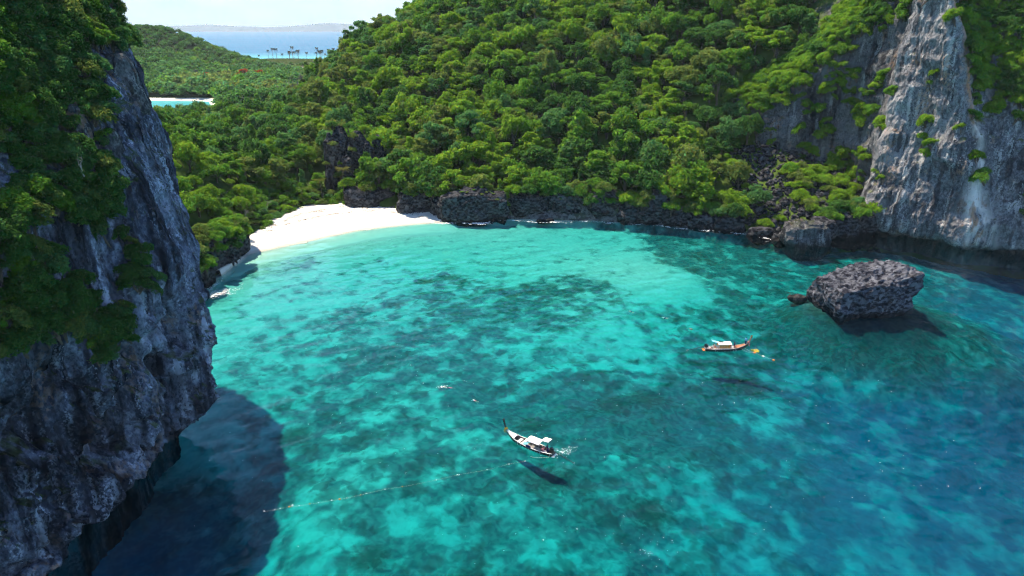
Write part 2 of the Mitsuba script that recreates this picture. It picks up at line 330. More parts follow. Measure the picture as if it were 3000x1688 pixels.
FARLAND = Polygon([(-1300, 760), (-420, 708), (-330, 697), (-305, 696), (-288, 690), (-268, 648), (-248, 600), (-232, 550), (-60, 550), (420, 600), (900, 800), (900, 1500), (-60, 1640), (-330, 1640), (-520, 1600), (-570, 1500), (-620, 1380), (-720, 1320), (-1300, 1320)])
xs = np.concatenate([np.arange(-1300, -430, 12.0), np.arange(-430, -240, 3.0), np.arange(-240, 901, 12.0)])
ys = np.concatenate([np.arange(590, 760, 3.0), np.arange(760, 1651, 12.0)])
X, Y = np.meshgrid(xs, ys, indexing='ij')
pts = shapely.points(X.ravel(), Y.ravel())
fd = shapely.distance(FARLAND.exterior, pts).reshape(X.shape) * np.where(shapely.contains(FARLAND, pts).reshape(X.shape), 1, -1)
FZ = far_rbf(np.stack([X.ravel(), Y.ravel()], -1)).reshape(X.shape) + 9 * (nf(np.stack([X * 0.008, Y * 0.008, 0 * X], -1), 3, 19) - 0.5) * np.clip(fd / 60, 0, 1)
FZ = np.maximum(np.minimum(FZ, -2 + np.clip(fd + 8, 0, 500) * np.where((X > -292) & (Y < 685), 0.34, 0.22)), -10)
far_at = RegularGridInterpolator((xs, ys), FZ, bounds_error=False, fill_value=-5.0)
farland_z = FZ


def far_ground(p, n, uv):
    a = fbm(p.x * 0.03, p.y * 0.03, 0, 4)
    g = mix((0.025, 0.04, 0.012), (0.05, 0.075, 0.02), a)
    return mix((0.74, 0.70, 0.62), g, smoothstep(1.7, 2.4, p.z + 0.6 * (a - 0.5)))


def open_sea_colour(p, n, uv):
    a = fbm(p.x * 0.002, p.y * 0.006, 0, 4)
    shallow = 1 - smoothstep(1650, 2250, p.y + 260 * (a - 0.5))
    c = mix((0.006, 0.12, 0.22), (0.010, 0.17, 0.28), a)
    c = mix(c, (0.10, 0.50, 0.52), shallow)
    return mix(c, (0.02, 0.30, 0.30), (1 - smoothstep(640, 700, p.y)) * 0.8)


scene['far_ground'] = diffuse(far_ground)
scene['sea_skin'] = {'type': 'roughplastic', 'alpha': 0.16, 'int_ior': 1.33, 'diffuse_reflectance': mikit.proc(open_sea_colour)}
struct('far_plain', sheet(xs, ys, farland_z), 'far_ground', 'low wooded plain and headland far behind the bay')
ex = [-44000, -4000, -1300, -600, -100, 200, 900, 4000, 44000]
ey = [-29000, -40, 275, 480, 700, 1100, 1700, 3000, 8000, 20000, 59000]
sv = [(x, y, -0.02) for x in ex for y in ey]
sf = [(i * len(ey) + j, (i + 1) * len(ey) + j, (i + 1) * len(ey) + j + 1, i * len(ey) + j + 1) for i in range(len(ex) - 1) for j in range(len(ey) - 1) if not (ex[i] == -100 and ey[j] == -40)]
struct('open_sea', quads(np.array(sv, float), sf), 'sea_skin', 'pale blue open sea beyond the land', smooth=False)

# islands on the horizon
scene['island_green'] = {'type': 'diffuse', 'reflectance': {'type': 'rgb', 'value': [0.05, 0.07, 0.05]}}


def ridge(x0, x1, y, prof, depth, seed):
    n = 90
    u = np.linspace(0, 1, n)
    h = np.interp(u, np.linspace(0, 1, len(prof)), prof)
    h = h * (0.75 + 0.5 * nf(np.stack([u * 9, 0 * u + seed, 0 * u], -1), 3, seed))
    v = np.linspace(-1, 1, 15)
    xx = x0 + (x1 - x0) * u
    V = np.stack([np.repeat(xx, 15), y + np.tile(v, n) * depth, np.repeat(h, 15) * np.tile(1 - np.abs(v) ** 1.5, n) - 3], -1)
    return quads(V, grid_faces(n, 15))


struct('distant_hills', ridge(-16500, -3200, 23500, [260, 420, 470, 330, 210, 120, 150, 170, 190, 150, 130, 180, 240, 230, 90, 20], 1700, 5), 'island_green', 'hazy blue island hills along the horizon', smooth=False)
struct('distant_hills', ridge(-6300, 3000, 27500, [20, 120, 190, 260, 330, 270, 300, 220, 160, 60], 1700, 9), 'island_green', 'hazy island on the horizon at the foot of the jungle hill', smooth=False)


# ------------------------------------------------------------------ limestone cliffs
def loft(ctrl, nu, nv, us=None, vs=None):
    c = np.asarray(ctrl, float)
    u = np.arange(c.shape[0]) if us is None else us
    v = np.arange(c.shape[1]) if vs is None else vs
    a = PchipInterpolator(u, c, axis=0)(np.linspace(u[0], u[-1], nu))
    b = PchipInterpolator(v, a, axis=1)(np.linspace(v[0], v[-1], nv))
    return b.reshape(-1, 3)


def cavities(v, n, spots):
    for x, y, z, rx, rz, d in spots:
        v = v - n * (d * np.exp(-(((v[:, 0] - x) / 9) ** 2 + ((v[:, 1] - y) / rx) ** 2 + ((v[:, 2] - z) / rz) ** 2)))[:, None]
    return v


def relief(v, n, amp=1.0, seed=0):
    s = lambda a, b: v * np.array([a, a, b])
    d = 2.6 * (ridged(s(0.11, 0.030), 2, seed) - 0.62)
    d = d + 1.5 * (ridged(s(0.34, 0.055), 3, seed + 5) - 0.62)
    d = d + 0.75 * (ridged(s(0.95, 0.20), 3, seed + 9) - 0.62)
    d = d + 0.45 * (nf(s(1.7, 0.9), 3, seed + 13) - 0.5)
    return v + n * (d * amp)[:, None]


def stalactites(v, n, seed):
    """hanging curtains and pockets on the undercut part of the wall"""
    q = v * np.array([0.30, 0.30, 0.085])
    a = ridged(q, 2, seed)
    pocket = np.clip((nf(v * np.array([0.16, 0.16, 0.10]), 3, seed + 3) - 0.50) * 5, 0, 1)
    band = np.clip((v[:, 2] - 1.5) / 3, 0, 1) * np.clip((30 - v[:, 2]) / 10, 0, 1)
    knob = np.clip((nf(v * np.array([0.42, 0.42, 0.33]), 3, seed + 8) - 0.52) * 4, 0, 1)
    return v + n * (band * (-1.5 + 3.4 * (a - 0.6) + 2.4 * (ridged(v * np.array([0.55, 0.55, 0.06]), 2, seed + 20) - 0.62) - 4.6 * pocket + 2.0 * knob))[:, None]


LC = [  # stations from near the camera round the nose to the back; levels from below the water up over the ridge
    [(-72, 20, -8), (-71, 20, .3), (-66, 20, 3.5), (-66, 20, 9), (-66, 20, 18), (-66, 20, 26), (-67, 21, 31), (-72, 30, 44), (-82, 46, 62), (-95, 70, 80), (-150, 90, 60)],
    [(-63, 55, -8), (-62, 55, .3), (-58.5, 54, 3.5), (-58.5, 54, 9), (-59, 54, 18), (-59, 55, 26), (-60, 56, 32), (-64, 64, 46), (-73, 80, 64), (-85, 100, 82), (-150, 120, 60)],
    [(-61, 73, -8), (-60.5, 73, .3), (-57, 71, 3.5), (-57.2, 71, 9), (-57.5, 71, 18), (-57.5, 72, 27), (-58.7, 73, 33), (-62, 82, 48), (-70, 97, 66), (-82, 115, 84), (-150, 140, 60)],
    [(-60.5, 88, -8), (-60, 88, .3), (-56, 86, 4), (-55.5, 86, 10), (-55.2, 86.5, 20), (-56, 88, 28), (-57.5, 90, 35), (-61, 98, 49), (-69, 109, 66), (-82, 126, 84), (-150, 150, 60)],
    [(-59, 99, -8), (-58, 99, .3), (-53.5, 97.5, 5), (-52, 98, 10), (-52.3, 99, 20), (-53, 101, 32), (-55.5, 104, 42), (-60, 111, 53), (-68, 121, 66), (-82, 136, 82), (-150, 160, 60)],
    [(-58.5, 103.5, -8), (-57.5, 103.5, .3), (-51, 101.5, 6), (-49.3, 103, 13), (-49.3, 104.5, 20), (-52.2, 109.5, 30), (-55.8, 116.5, 40), (-60.5, 122.5, 47.5), (-68, 131, 58.5), (-77, 141, 70), (-150, 168, 60)],
    [(-64, 106.5, -8), (-63, 106.5, .3), (-57, 106, 6), (-55, 107, 13), (-55, 108.5, 20), (-57.5, 113.5, 30), (-61, 120.5, 39.5), (-65, 126.5, 46.5), (-72, 135, 57), (-81, 145, 68), (-150, 172, 58)],
    [(-80, 113, -8), (-79, 113, .3), (-75, 112, 6), (-74, 113, 13), (-74, 114, 20), (-76, 119, 29), (-79, 126, 38), (-83, 132, 45), (-88, 140, 55), (-95, 150, 65), (-150, 178, 56)],
    [(-150, 130, -8), (-150, 130, .3), (-150, 130, 6), (-150, 131, 13), (-150, 132, 20), (-150, 136, 28), (-150, 142, 36), (-150, 147, 43), (-150, 154, 52), (-150, 162, 60), (-160, 190, 50)]]
V = loft(LC, 560, 470, us=[0, 1.4, 2.4, 3.4, 4.4, 5.2, 5.9, 6.8, 7.8], vs=[0, .5, 1, 1.7, 2.9, 4.1, 5.0, 6.9, 9.0, 10.3, 11.3])
m = quads(V, grid_faces(560, 470))
n = vnormals(m)
V2 = stalactites(cavities(relief(V, n, 1.15, 3), n, [(-58, 66, 16, 2.0, 7, 4.5), (-57.5, 76, 10, 2.4, 6, 4.5), (-55, 87, 12, 1.8, 6, 3.5), (-52, 96.5, 11, 1.5, 5, 3.0), (-58, 70.5, 24, 1.5, 3, 2.5), (-55, 82, 20, 1.2, 4, 2.2)]), n, 40)
left_cliff_mesh = quads(V2, grid_faces(560, 470))
LEFT = tag(add('limestone_cliff', left_cliff_mesh, 'shaded_limestone', True), 'shaded overhanging limestone headland hung with stalactites, shrubs covering its top', 'cliff')

RC = [  # right cliff: recess (left), slab, buttress, shaded gully, wall out of the frame
    [(80, 300, 10), (80, 300, 20), (80, 300, 26), (80, 300, 30), (80, 300, 34), (81, 301, 37), (82, 303, 39), (84, 306, 40), (86, 310, 40), (95, 330, 40)],
    [(97, 269, -4), (97, 269, 8), (97, 269, 16), (97.5, 269.5, 24), (98, 270, 30), (99, 271, 36), (100, 273, 41), (102, 277, 45), (105, 284, 49), (110, 300, 50)],
    [(110, 264, -4), (110, 264, 8), (110, 264, 18), (110.5, 264.5, 28), (111, 265, 37), (112, 266, 46), (113, 268, 54), (116, 273, 59), (120, 282, 63), (125, 300, 64)],
    [(123, 256, -4), (123, 256, 8), (123, 256, 18), (123.5, 257, 32), (124, 258, 46), (125, 259, 60), (127, 261, 70), (130, 266, 76), (134, 276, 82), (140, 300, 84)],
    [(126, 244, -4), (125.5, 244, 3), (125.5, 244, 12), (126, 245, 27), (127, 246, 42), (129, 248, 58), (131, 251, 72), (135, 258, 84), (140, 270, 92), (150, 300, 96)],
    [(122.5, 234, -5), (122.5, 234, .5), (120.5, 232.5, 3.5), (121, 233, 15), (122.5, 234.5, 30), (124.5, 236.5, 45), (127, 239, 60), (130.5, 242, 76), (136, 250, 92), (155, 290, 104)],
    [(133.5, 224, -5), (133.5, 224, .5), (130.5, 221, 3.5), (130.7, 222, 15), (130.7, 224, 30), (130.3, 227.5, 45), (129.8, 231, 60), (129.8, 234, 76), (134, 243, 94), (155, 285, 108)],
    [(144.5, 213, -5), (144.5, 213, .5), (141.5, 209.5, 3.5), (141, 211, 15), (139.3, 213.5, 30), (136.6, 217, 45), (133, 221, 60), (129.6, 225.5, 76), (131, 236, 94), (155, 280, 108)],
    [(149, 211.5, -5), (149, 211.5, .5), (146.5, 208, 3.5), (146.5, 210, 15), (145.5, 214, 30), (144.5, 221.5, 45), (141.5, 229, 60), (138.5, 235, 76), (139, 246, 92), (160, 285, 106)],
    [(156.5, 205, -5), (156.5, 205, .5), (154, 201, 3.5), (154, 204.5, 15), (154, 210.5, 30), (154, 218, 45), (153, 226, 60), (151, 234, 76), (152, 246, 92), (172, 285, 104)],
    [(173, 194, -5), (173, 194, .5), (170, 190, 3.5), (170, 193, 15), (170, 198, 30), (170, 206, 45), (170, 214, 60), (170, 224, 76), (172, 240, 92), (190, 280, 104)],
    [(205, 178, -5), (205, 178, .5), (202, 175, 3.5), (202, 178, 15), (202, 182, 30), (202, 188, 45), (203, 196, 60), (204, 208, 76), (206, 226, 90), (220, 270, 100)]]
V = loft(RC, 520, 400, us=[0, 1.6, 2.6, 3.7, 4.4, 5.2, 6.7, 8.3, 8.9, 9.9, 11.3, 13.5], vs=[0, .45, .75, 1.7, 2.9, 4.1, 5.3, 6.5, 7.6, 8.6])
m = quads(V, grid_faces(520, 400))
n = vnormals(m)
V2 = relief(V, n, 1.15, 70)
V2 = V2 + n * (3.2 * (ridged(V * np.array([0.075, 0.075, 0.05]), 2, 171) - 0.62) + 1.6 * (ridged(V * np.array([0.2, 0.2, 0.17]), 2, 175) - 0.62))[:, None]
right_cliff_mesh = quads(V2, grid_faces(520, 400))
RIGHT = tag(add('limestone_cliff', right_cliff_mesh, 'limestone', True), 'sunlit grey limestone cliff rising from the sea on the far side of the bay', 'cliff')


# ------------------------------------------------------------------ rocks
def rock_mesh(c, size, seed, rotz=0.0, sub=5, boxy=0.5, rough=1.0, undercut=0.25, tilt=0.0, root=1.0):
    m = trimesh.creation.icosphere(subdivisions=sub)
    v = np.array(m.vertices)
    b = v / np.max(np.abs(v), axis=1, keepdims=True)
    v = v * (1 - boxy) + b * boxy * 0.85
    nrm = v / np.linalg.norm(v, axis=1, keepdims=True)
    size = np.asarray(size, float)
    w = v * size
    low = np.clip(-v[:, 2], 0, 1)
    w[:, :2] *= (1 - undercut * low)[:, None]
    w[:, 2] = np.where(w[:, 2] < 0, w[:, 2] * root, w[:, 2]) + tilt * w[:, 0]
    k = 1.0 / size.mean()
    o = np.array([seed * 3.1, seed * 1.7, seed * 0.9])
    g = min(1.0, size.mean() / 5.0) * rough
    d = size.mean() * 0.62 * (nf(w * k * 1.0 + o, 2, seed) - 0.5)
    d = d + g * (2.0 * (ridged(w * np.array([.22, .22, .17]) + o, 2, seed + 2) - .62) + 1.25 * (ridged(w * np.array([.52, .52, .26]) + o, 2, seed + 4) - .62) + 0.55 * (ridged(w * np.array([1.4, 1.4, .7]) + o, 3, seed + 6) - .62))
    w = w + nrm * d[:, None]
    ca, sa = math.cos(rotz), math.sin(rotz)
    w = np.stack([w[:, 0] * ca - w[:, 1] * sa, w[:, 0] * sa + w[:, 1] * ca, w[:, 2]], -1) + np.asarray(c)
    return trimesh.Trimesh(w, m.faces, process=False)


# ------------------------------------------------------------------ vegetation: materials and templates
scene['leaf'] = {'type': 'principledthin', 'base_color': {'type': 'mesh_attribute', 'name': 'vertex_color'}, 'roughness': 0.55, 'diff_trans': 1.15, 'eta': 1.4}
scene['bark'] = {'type': 'diffuse', 'reflectance': {'type': 'rgb', 'value': [0.14, 0.11, 0.085]}}
scene['grey_wood'] = {'type': 'diffuse', 'reflectance': {'type': 'rgb', 'value': [0.32, 0.29, 0.27]}}


def unit(v):
    return v / np.maximum(np.linalg.norm(v, axis=-1, keepdims=True), 1e-9)


def cards(pos, nrm, size, rng, long=1.5):
    """bent two-triangle leaf sprays at pos facing nrm"""
    n = len(pos)
    t = unit(np.cross(nrm, rng.normal(size=(n, 3))))
    b = np.cross(nrm, t)
    s = (size * rng.uniform(0.6, 1.35, n))[:, None]
    a = pos - t * s * long * 0.5
    c = pos + t * s * long * 0.5 - nrm * s * 0.15
    l = pos + b * s * 0.45 - nrm * s * 0.18 + t * s * rng.uniform(-.3, .3, (n, 1))
    r = pos - b * s * 0.45 - nrm * s * 0.18 + t * s * rng.uniform(-.3, .3, (n, 1))
    v = np.stack([a, l, c, r], 1).reshape(-1, 3)
    i = np.arange(n) * 4
    f = np.concatenate([np.stack([i, i + 1, i + 2], -1), np.stack([i, i + 2, i + 3], -1)])
    return v, f


def foliage(lobes, radii, n, leaf, rng, base, var=0.28, up=0.35, hue=0.12):
    lobes, radii = np.asarray(lobes, float), np.asarray(radii, float)
    w = radii[:, 0] * radii[:, 1] + radii[:, 0] * radii[:, 2]
    k = rng.choice(len(lobes), n, p=w / w.sum())
    d = unit(rng.normal(size=(n, 3)))
    d[:, 2] = np.where((d[:, 2] < -0.25) & (rng.random(n) < 0.7), -d[:, 2], d[:, 2])
    pos = lobes[k] + d * radii[k] * rng.uniform(0.60, 1.12, (n, 1)) + rng.normal(size=(n, 3)) * leaf * 0.35
    nrm = unit(d / radii[k] * radii[k].mean(1, keepdims=True) + rng.normal(size=(n, 3)) * 0.6 + [0, 0, up])
    v, f = cards(pos, nrm, leaf, rng)
    lobe_tone = rng.uniform(1 - var * 0.6, 1 + var * 0.6, len(lobes))[k]
    tone = (lobe_tone * rng.uniform(1 - var, 1 + var, n))[:, None]
    shift = rng.normal(size=(n, 1)) * hue
    col = np.asarray(base) * tone * np.concatenate([1 + shift * 1.6, 1 + shift * 0.2, 1 - shift], 1)
    return v, f, np.repeat(np.clip(col, 0.004, 0.6), 4, axis=0)


def blades(heads, per, length, rng, base):
    """screw-pine heads: long drooping blades radiating from each branch end"""
    V, F, C = [], [], []
    for h in heads:
        for _ in range(per):
            d = unit(rng.normal(size=3) + [0, 0, .35])
            w = unit(np.cross(d, rng.normal(size=3))) * length * .055
            l = length * rng.uniform(.7, 1.2)
            p0, p1 = np.asarray(h), np.asarray(h) + d * l * .6
            p2 = p1 + unit(d + [0, 0, -.9]) * l * .5
            o = len(V)
            V += [p0 - w, p0 + w, p1 - w, p1 + w, p2]
            F += [(o, o + 1, o + 3), (o, o + 3, o + 2), (o + 2, o + 3, o + 4)]
            C += [np.asarray(base) * rng.uniform(.75, 1.3)] * 5
    return np.array(V), np.array(F), np.clip(np.array(C), .004, .6)


def tube(pts, rad, sides=5):
    pts = np.asarray(pts, float)
    t = unit(np.gradient(pts, axis=0))
    ref = np.array([0.3, 0.95, 0.1])
    a = unit(np.cross(t, ref))
    b = np.cross(t, a)
    ang = np.linspace(0, 2 * math.pi, sides, endpoint=False)
    ring = pts[:, None] + (a[:, None] * np.cos(ang)[None, :, None] + b[:, None] * np.sin(ang)[None, :, None]) * np.asarray(rad, float)[:, None, None]
    v = ring.reshape(-1, 3)
    i = np.arange(len(pts) * sides).reshape(len(pts), sides)
    j = np.roll(i, -1, axis=1)
    f = np.stack([i[:-1], j[:-1], j[1:], i[1:]], -1).reshape(-1, 4)
    f = np.vstack([f[:, [0, 1, 2]], f[:, [0, 2, 3]]])
    ctr = len(v)
    v = np.vstack([v, pts[-1:]])
    f = np.vstack([f, np.stack([i[-1], j[-1], np.full(sides, ctr)], -1)])
    return trimesh.Trimesh(v, f, process=False)


def join(ms):
    return trimesh.util.concatenate(ms)


def broad_lobes(rng, R, H, h0):
    n = int(rng.integers(20, 30))
    L, S = [], []
    off = rng.normal(size=2) * R * 0.14
    for i in range(n):
        q = 1 - 1.4 * (i + 0.5) / n
        a = i * 2.4 + rng.uniform(-.7, .7)
        r = math.sqrt(max(0, 1 - q * q)) * R * rng.uniform(0.40, 0.88)
        L.append((r * math.cos(a) + off[0] * q, r * math.sin(a) + off[1] * q, h0 + H * 0.5 + q * H * 0.55 * rng.uniform(0.55, 1.25)))
        s = R * rng.uniform(0.15, 0.38)
        S.append((s * rng.uniform(.85, 1.35), s * rng.uniform(.85, 1.35), s * rng.uniform(.55, .9)))
    return L, S


def layered_lobes(rng, R, H, h0):
    L, S = [], []
    for i in range(17):
        t = (i + rng.uniform(0, 1)) / 17
        a = i * 2.4 + rng.uniform(-.6, .6)
        r = R * (1 - 0.55 * t) * rng.uniform(0.25, 0.78)
        L.append((r * math.cos(a), r * math.sin(a), h0 + H * (0.12 + 0.85 * t) - 0.10 * r))
        s = R * rng.uniform(0.26, 0.46) * (1 - 0.3 * t)
        S.append((s, s * rng.uniform(.7, 1.1), s * rng.uniform(0.24, 0.42)))
    return L, S


def ragged_lobes(rng, R, H, h0):
    """open crown: separate tufts at the ends of long limbs"""
    L, S = [], []
    for i in range(15):
        a = i * 2.4 + rng.uniform(-.8, .8)
        r = R * math.sqrt((i + .6) / 15) * rng.uniform(0.55, 1.1)
        L.append((r * math.cos(a), r * math.sin(a), h0 + H * (1.0 - 0.45 * (r / R) ** 2) * rng.uniform(0.55, 1.25)))
        s = R * rng.uniform(0.13, 0.27)
        S.append((s * 1.3, s * rng.uniform(.9, 1.4), s * rng.uniform(.45, .75)))
    return L, S


def slender_lobes(rng, R, H, h0):
    L, S = [], []
    for i in range(9):
        z = h0 + H * (i + 0.5) / 9.5
        r = R * (0.42 if i < 6 else 0.2) * rng.uniform(0.5, 1)
        a = i * 2.2
        L.append((r * math.cos(a), r * math.sin(a), z))
        s = R * rng.uniform(0.4, 0.55) * (1 - 0.05 * i)
        S.append((s, s, s * 0.95))
    return L, S


def trunk_mesh(rng, R, h0, H, lobes, limbs=4):
    ms = [tube([(0, 0, -1.2), (rng.uniform(-.2, .2), rng.uniform(-.2, .2), h0 * 0.5), (rng.uniform(-.4, .4), 0, h0 + H * 0.55)], [0.30, 0.22, 0.09])]
    for i in rng.choice(len(lobes), min(limbs, len(lobes)), replace=False):
        q = np.asarray(lobes[i])
        ms.append(tube([(0, 0, h0 * 0.6), q * 0.5 + [0, 0, h0 * 0.35], q], [0.13, 0.09, 0.03], 4))
    return join(ms)


COLOURS = {  # linear leaf colours
    'mid': (0.150, 0.315, 0.038), 'bright': (0.215, 0.375, 0.036), 'dark': (0.082, 0.200, 0.042), 'olive': (0.190, 0.270, 0.062), 'cool': (0.120, 0.275, 0.080)}
WORDS = {'mid': 'mid green', 'bright': 'yellow-green', 'dark': 'dark green', 'olive': 'dull olive', 'cool': 'blue-green'}
SHAPES_OF = {'broad': broad_lobes, 'layered': layered_lobes, 'slender': slender_lobes, 'ragged': ragged_lobes, 'spiky': ragged_lobes}
groups_made = {}


def tree_group(shape, colour, variant, leaf=0.46, n=1900, far=False):
    key = f'{shape}_{colour}_{variant}_group' + ('_far' if far else '')
    if key in scene:
        return key
    rng = np.random.default_rng([{'broad': 1, 'layered': 2, 'slender': 3, 'ragged': 4, 'spiky': 5}[shape], variant])
    R, H, h0 = {'broad': (4.0, 3.6, 2.2), 'layered': (4.0, 4.8, 1.8), 'slender': (2.6, 7.0, 1.2), 'ragged': (4.2, 4.6, 2.0), 'spiky': (2.6, 3.4, 1.4)}[shape]
    L, S = SHAPES_OF[shape](rng, R, H, h0)
    if shape == 'spiky':
        v, f, c = blades(L, 46, R * 0.55, rng, COLOURS[colour])
    else:
        v, f, c = foliage(L, S, n, leaf, rng, COLOURS[colour], up=0.9 if shape == 'layered' else 0.35)
    crown = mikit.ply((v, f), 'leaf', color=c)
    if far:
        scene[key] = {'type': 'shapegroup', 'crown': crown}
    else:
        scene[key] = {'type': 'shapegroup', 'trunk': mikit.ply(trunk_mesh(rng, R, h0, H, L), 'bark', smooth=True), 'crown': crown}
    return key


def inst(key, group, x, y, z, s, rz, sz=1.0, tilt=(0, 0)):
    t = T().translate([x, y, z]).rotate([0, 0, 1], math.degrees(rz))
    if tilt != (0, 0):
        t = t.rotate([1, 0, 0], tilt[0]).rotate([0, 1, 0], tilt[1])
    scene[key] = {'type': 'instance', 'to_world': t.scale([s, s, s * sz]), 'shapegroup': {'type': 'ref', 'id': group}}
    return key


def in_frame(p, margin=0.06):
    p = np.atleast_2d(p) - [0, 0, 65]
    c, s = math.cos(PITCH), math.sin(PITCH)
    zc = p[:, 1] * c - p[:, 2] * s
    x = p[:, 0] / zc / 0.7315
    y = (p[:, 1] * s + p[:, 2] * c) / zc / 0.4116
    return (zc > 1) & (np.abs(x) < 1 + margin) & (np.abs(y) < 1 + margin * 2), zc


# ------------------------------------------------------------------ jungle on the hill
rng = np.random.default_rng(12)
OUTCROP = shapely.Point(-62, 277).buffer(5.5)
LAWN = Polygon([(-84, 240), (-78, 258), (-66, 263), (-62, 262), (-64, 272), (-84, 268), (-92, 250)])
gx, gy = np.meshgrid(np.arange(-262, 235, 5.2), np.arange(150, 520, 5.2), indexing='ij')
gx = (gx + rng.uniform(-2.7, 2.7, gx.shape)).ravel()
gy = (gy + rng.uniform(-2.7, 2.7, gy.shape)).ravel()
gz = hill_at(np.stack([gx, gy], -1))
gp = shapely.points(gx, gy)
ld = land_distance(gx, gy)
ok = (ld > 3.2) & (gz > 2.0) & ~shapely.contains(BEACH.buffer(1.5), gp) & ~shapely.contains(OUTCROP, gp) & ~shapely.contains(LAWN, gp)
scree_d = shapely.distance(SCREE.buffer(-3), gp)
ok &= (scree_d > 0.5)
# keep clear of the cliffs
tree_l = cKDTree(left_cliff_mesh.vertices[::7, :2])
tree_r = cKDTree(right_cliff_mesh.vertices[::7])
q = np.stack([gx, gy, gz + 3], -1)
ok &= tree_r.query(q)[0] > 3.0
RIGHT_IN = Polygon([(97, 270), (110, 266), (125, 258), (122, 232), (141, 211), (154, 203), (230, 170), (230, 330), (135, 330), (112, 280), (100, 276)])
ok &= ~(shapely.contains(RIGHT_IN, gp) & (gz < 90))
LEFT_IN = Polygon([(-200, 20), (-55, 20), (-50, 104), (-56, 120), (-80, 150), (-110, 172), (-200, 190)])
ok &= ~shapely.contains(LEFT_IN, gp)
vis, zc = in_frame(q)
ok &= vis
gx, gy, gz, ld, zc = gx[ok], gy[ok], gz[ok], ld[ok], zc[ok]


def occluded(p, heights, xs, ys, clear=4.0, steps=60):
    """True where the ground hides the point from the camera's neighbourhood"""
    o = np.array([0, 0, 70.0])
    hid = np.zeros(len(p), bool)
    for t in np.linspace(0.3, 0.97, steps):
        s = o + (p - o) * t
        hid |= heights(s[:, :2]) > s[:, 2] + clear
    return hid


P3 = np.stack([gx, gy, gz + 9], -1)
vis = ~occluded(P3, hill_at, None, None, clear=3.0)
gx, gy, gz, ld, zc = gx[vis], gy[vis], gz[vis], ld[vis], zc[vis]
n_tree = len(gx)
kindn = nf(np.stack([gx * 0.045, gy * 0.045, 0 * gx], -1), 3, 31)
huen = nf(np.stack([gx * 0.05 + 50, gy * 0.05, 0 * gx], -1), 3, 33) + rng.normal(size=n_tree) * 0.10
saddle = (gx < -95) & (gy > 285)
leftslope = (gx < -84) & (gy < 250)
order = np.argsort(zc)
rank = np.empty(n_tree, int)
rank[order] = np.arange(n_tree)


def zone(x, y, z):
    if x < -84 and y < 262:
        return ('at the foot of' if z < 10 else 'low on' if z < 18 else 'halfway up' if z < 27 else 'high on' if z < 36 else 'on top of') + ' the slope behind the headland, ' + ('nearest side' if y < 190 else 'middle' if y < 220 else 'beach side')
    if x < -95:
        return 'in the saddle left of the beach, ' + ('near its dead trees' if y > 380 else 'on its near side')
    side = 'behind the left end of the beach' if x < -75 else 'by the dark pinnacle outcrop' if x < -50 else 'behind the right end of the beach' if x < -29 else 'above the grassy-topped shore rock' if x < 0 \
        else 'just right of the grassy-topped rock' if x < 27 else 'above the tall mid-shore rock' if x < 48 else 'above the foaming low shore' if x < 66 else 'left of the scree slope'
    h = 'front row, ' if z < 9 else 'second row, ' if z < 16 else 'third row, ' if z < 25 else 'further upslope, ' if z < 45 else 'high up, '
    return h + side


scale_of = 0.62 + 1.05 * rng.random(n_tree) ** 1.3 * (0.9 + 0.4 * nf(np.stack([gx * 0.02, gy * 0.02, 0 * gx], -1), 2, 37))
size_key = scale_of * np.where(leftslope, 0.3, 1.0) / zc
order = np.argsort(-size_key)
rank = np.empty(n_tree, int)
rank[order] = np.arange(n_tree)
left_named = 0
for i in range(n_tree):
    u = rng.random()
    near = gz[i] < 22
    if saddle[i]:
        shape = 'broad' if u < 0.7 else 'slender'
        colour = ['olive', 'mid', 'dark', 'cool'][int(rng.integers(0, 4))]
    elif leftslope[i]:
        shape = 'broad'
        colour = 'bright' if u < 0.65 else 'mid'
    else:
        if near:
            shape = 'layered' if kindn[i] > 0.50 and u < 0.45 else 'broad' if u < 0.60 else 'ragged' if u < 0.78 else 'spiky' if u < 0.9 else 'slender'
        else:
            shape = 'broad' if u < 0.52 else 'ragged' if u < 0.78 else 'layered' if u < 0.86 else 'spiky' if u < 0.91 else 'slender'
        h = huen[i]
        colour = 'dark' if h < 0.38 else 'mid' if h < 0.50 else 'cool' if h < 0.55 else 'olive' if h < 0.62 else 'bright'
    variant = int(rng.integers(0, 3))
    s = scale_of[i] * (1.12 if near and shape != 'slender' else 0.95)
    if leftslope[i]:
        s *= 0.62
    if saddle[i]:
        s *= 0.8
    if ld[i] < 6:
        s *= 0.75
    rz, sz = rng.uniform(0, 6.28), rng.uniform(0.75, 1.4)
    g = tree_group(shape, colour, variant)
    if leftslope[i] and left_named < 90 and u > 0.55:
        left_named += 1
        k = tag(numbered('slope_bush'), f"{WORDS[colour]} bushy crown {zone(gx[i], gy[i], gz[i])}", 'bush', 'bushes on the slope behind the shaded headland')
    elif rank[i] < 300:
        lab = f"{'large' if scale_of[i] > 1.4 else 'small' if scale_of[i] < 1.15 else 'mid-sized'} {WORDS[colour]} {dict(broad='rounded', layered='tiered', slender='slender', ragged='open-crowned', spiky='spiky-leaved')[shape]} tree, {zone(gx[i], gy[i], gz[i])}"
        k = tag(numbered('jungle_tree'), lab, 'tree', 'jungle trees nearest the bay')
    else:
        k = f'forest__{i:04d}'
    inst(k, g, gx[i], gy[i], gz[i] - 0.3, s, rz, sz, (rng.uniform(-7, 7), rng.uniform(-7, 7)))
tag('forest', 'dense mixed green jungle canopy covering the hill', kind='stuff')
print('hill trees', n_tree)

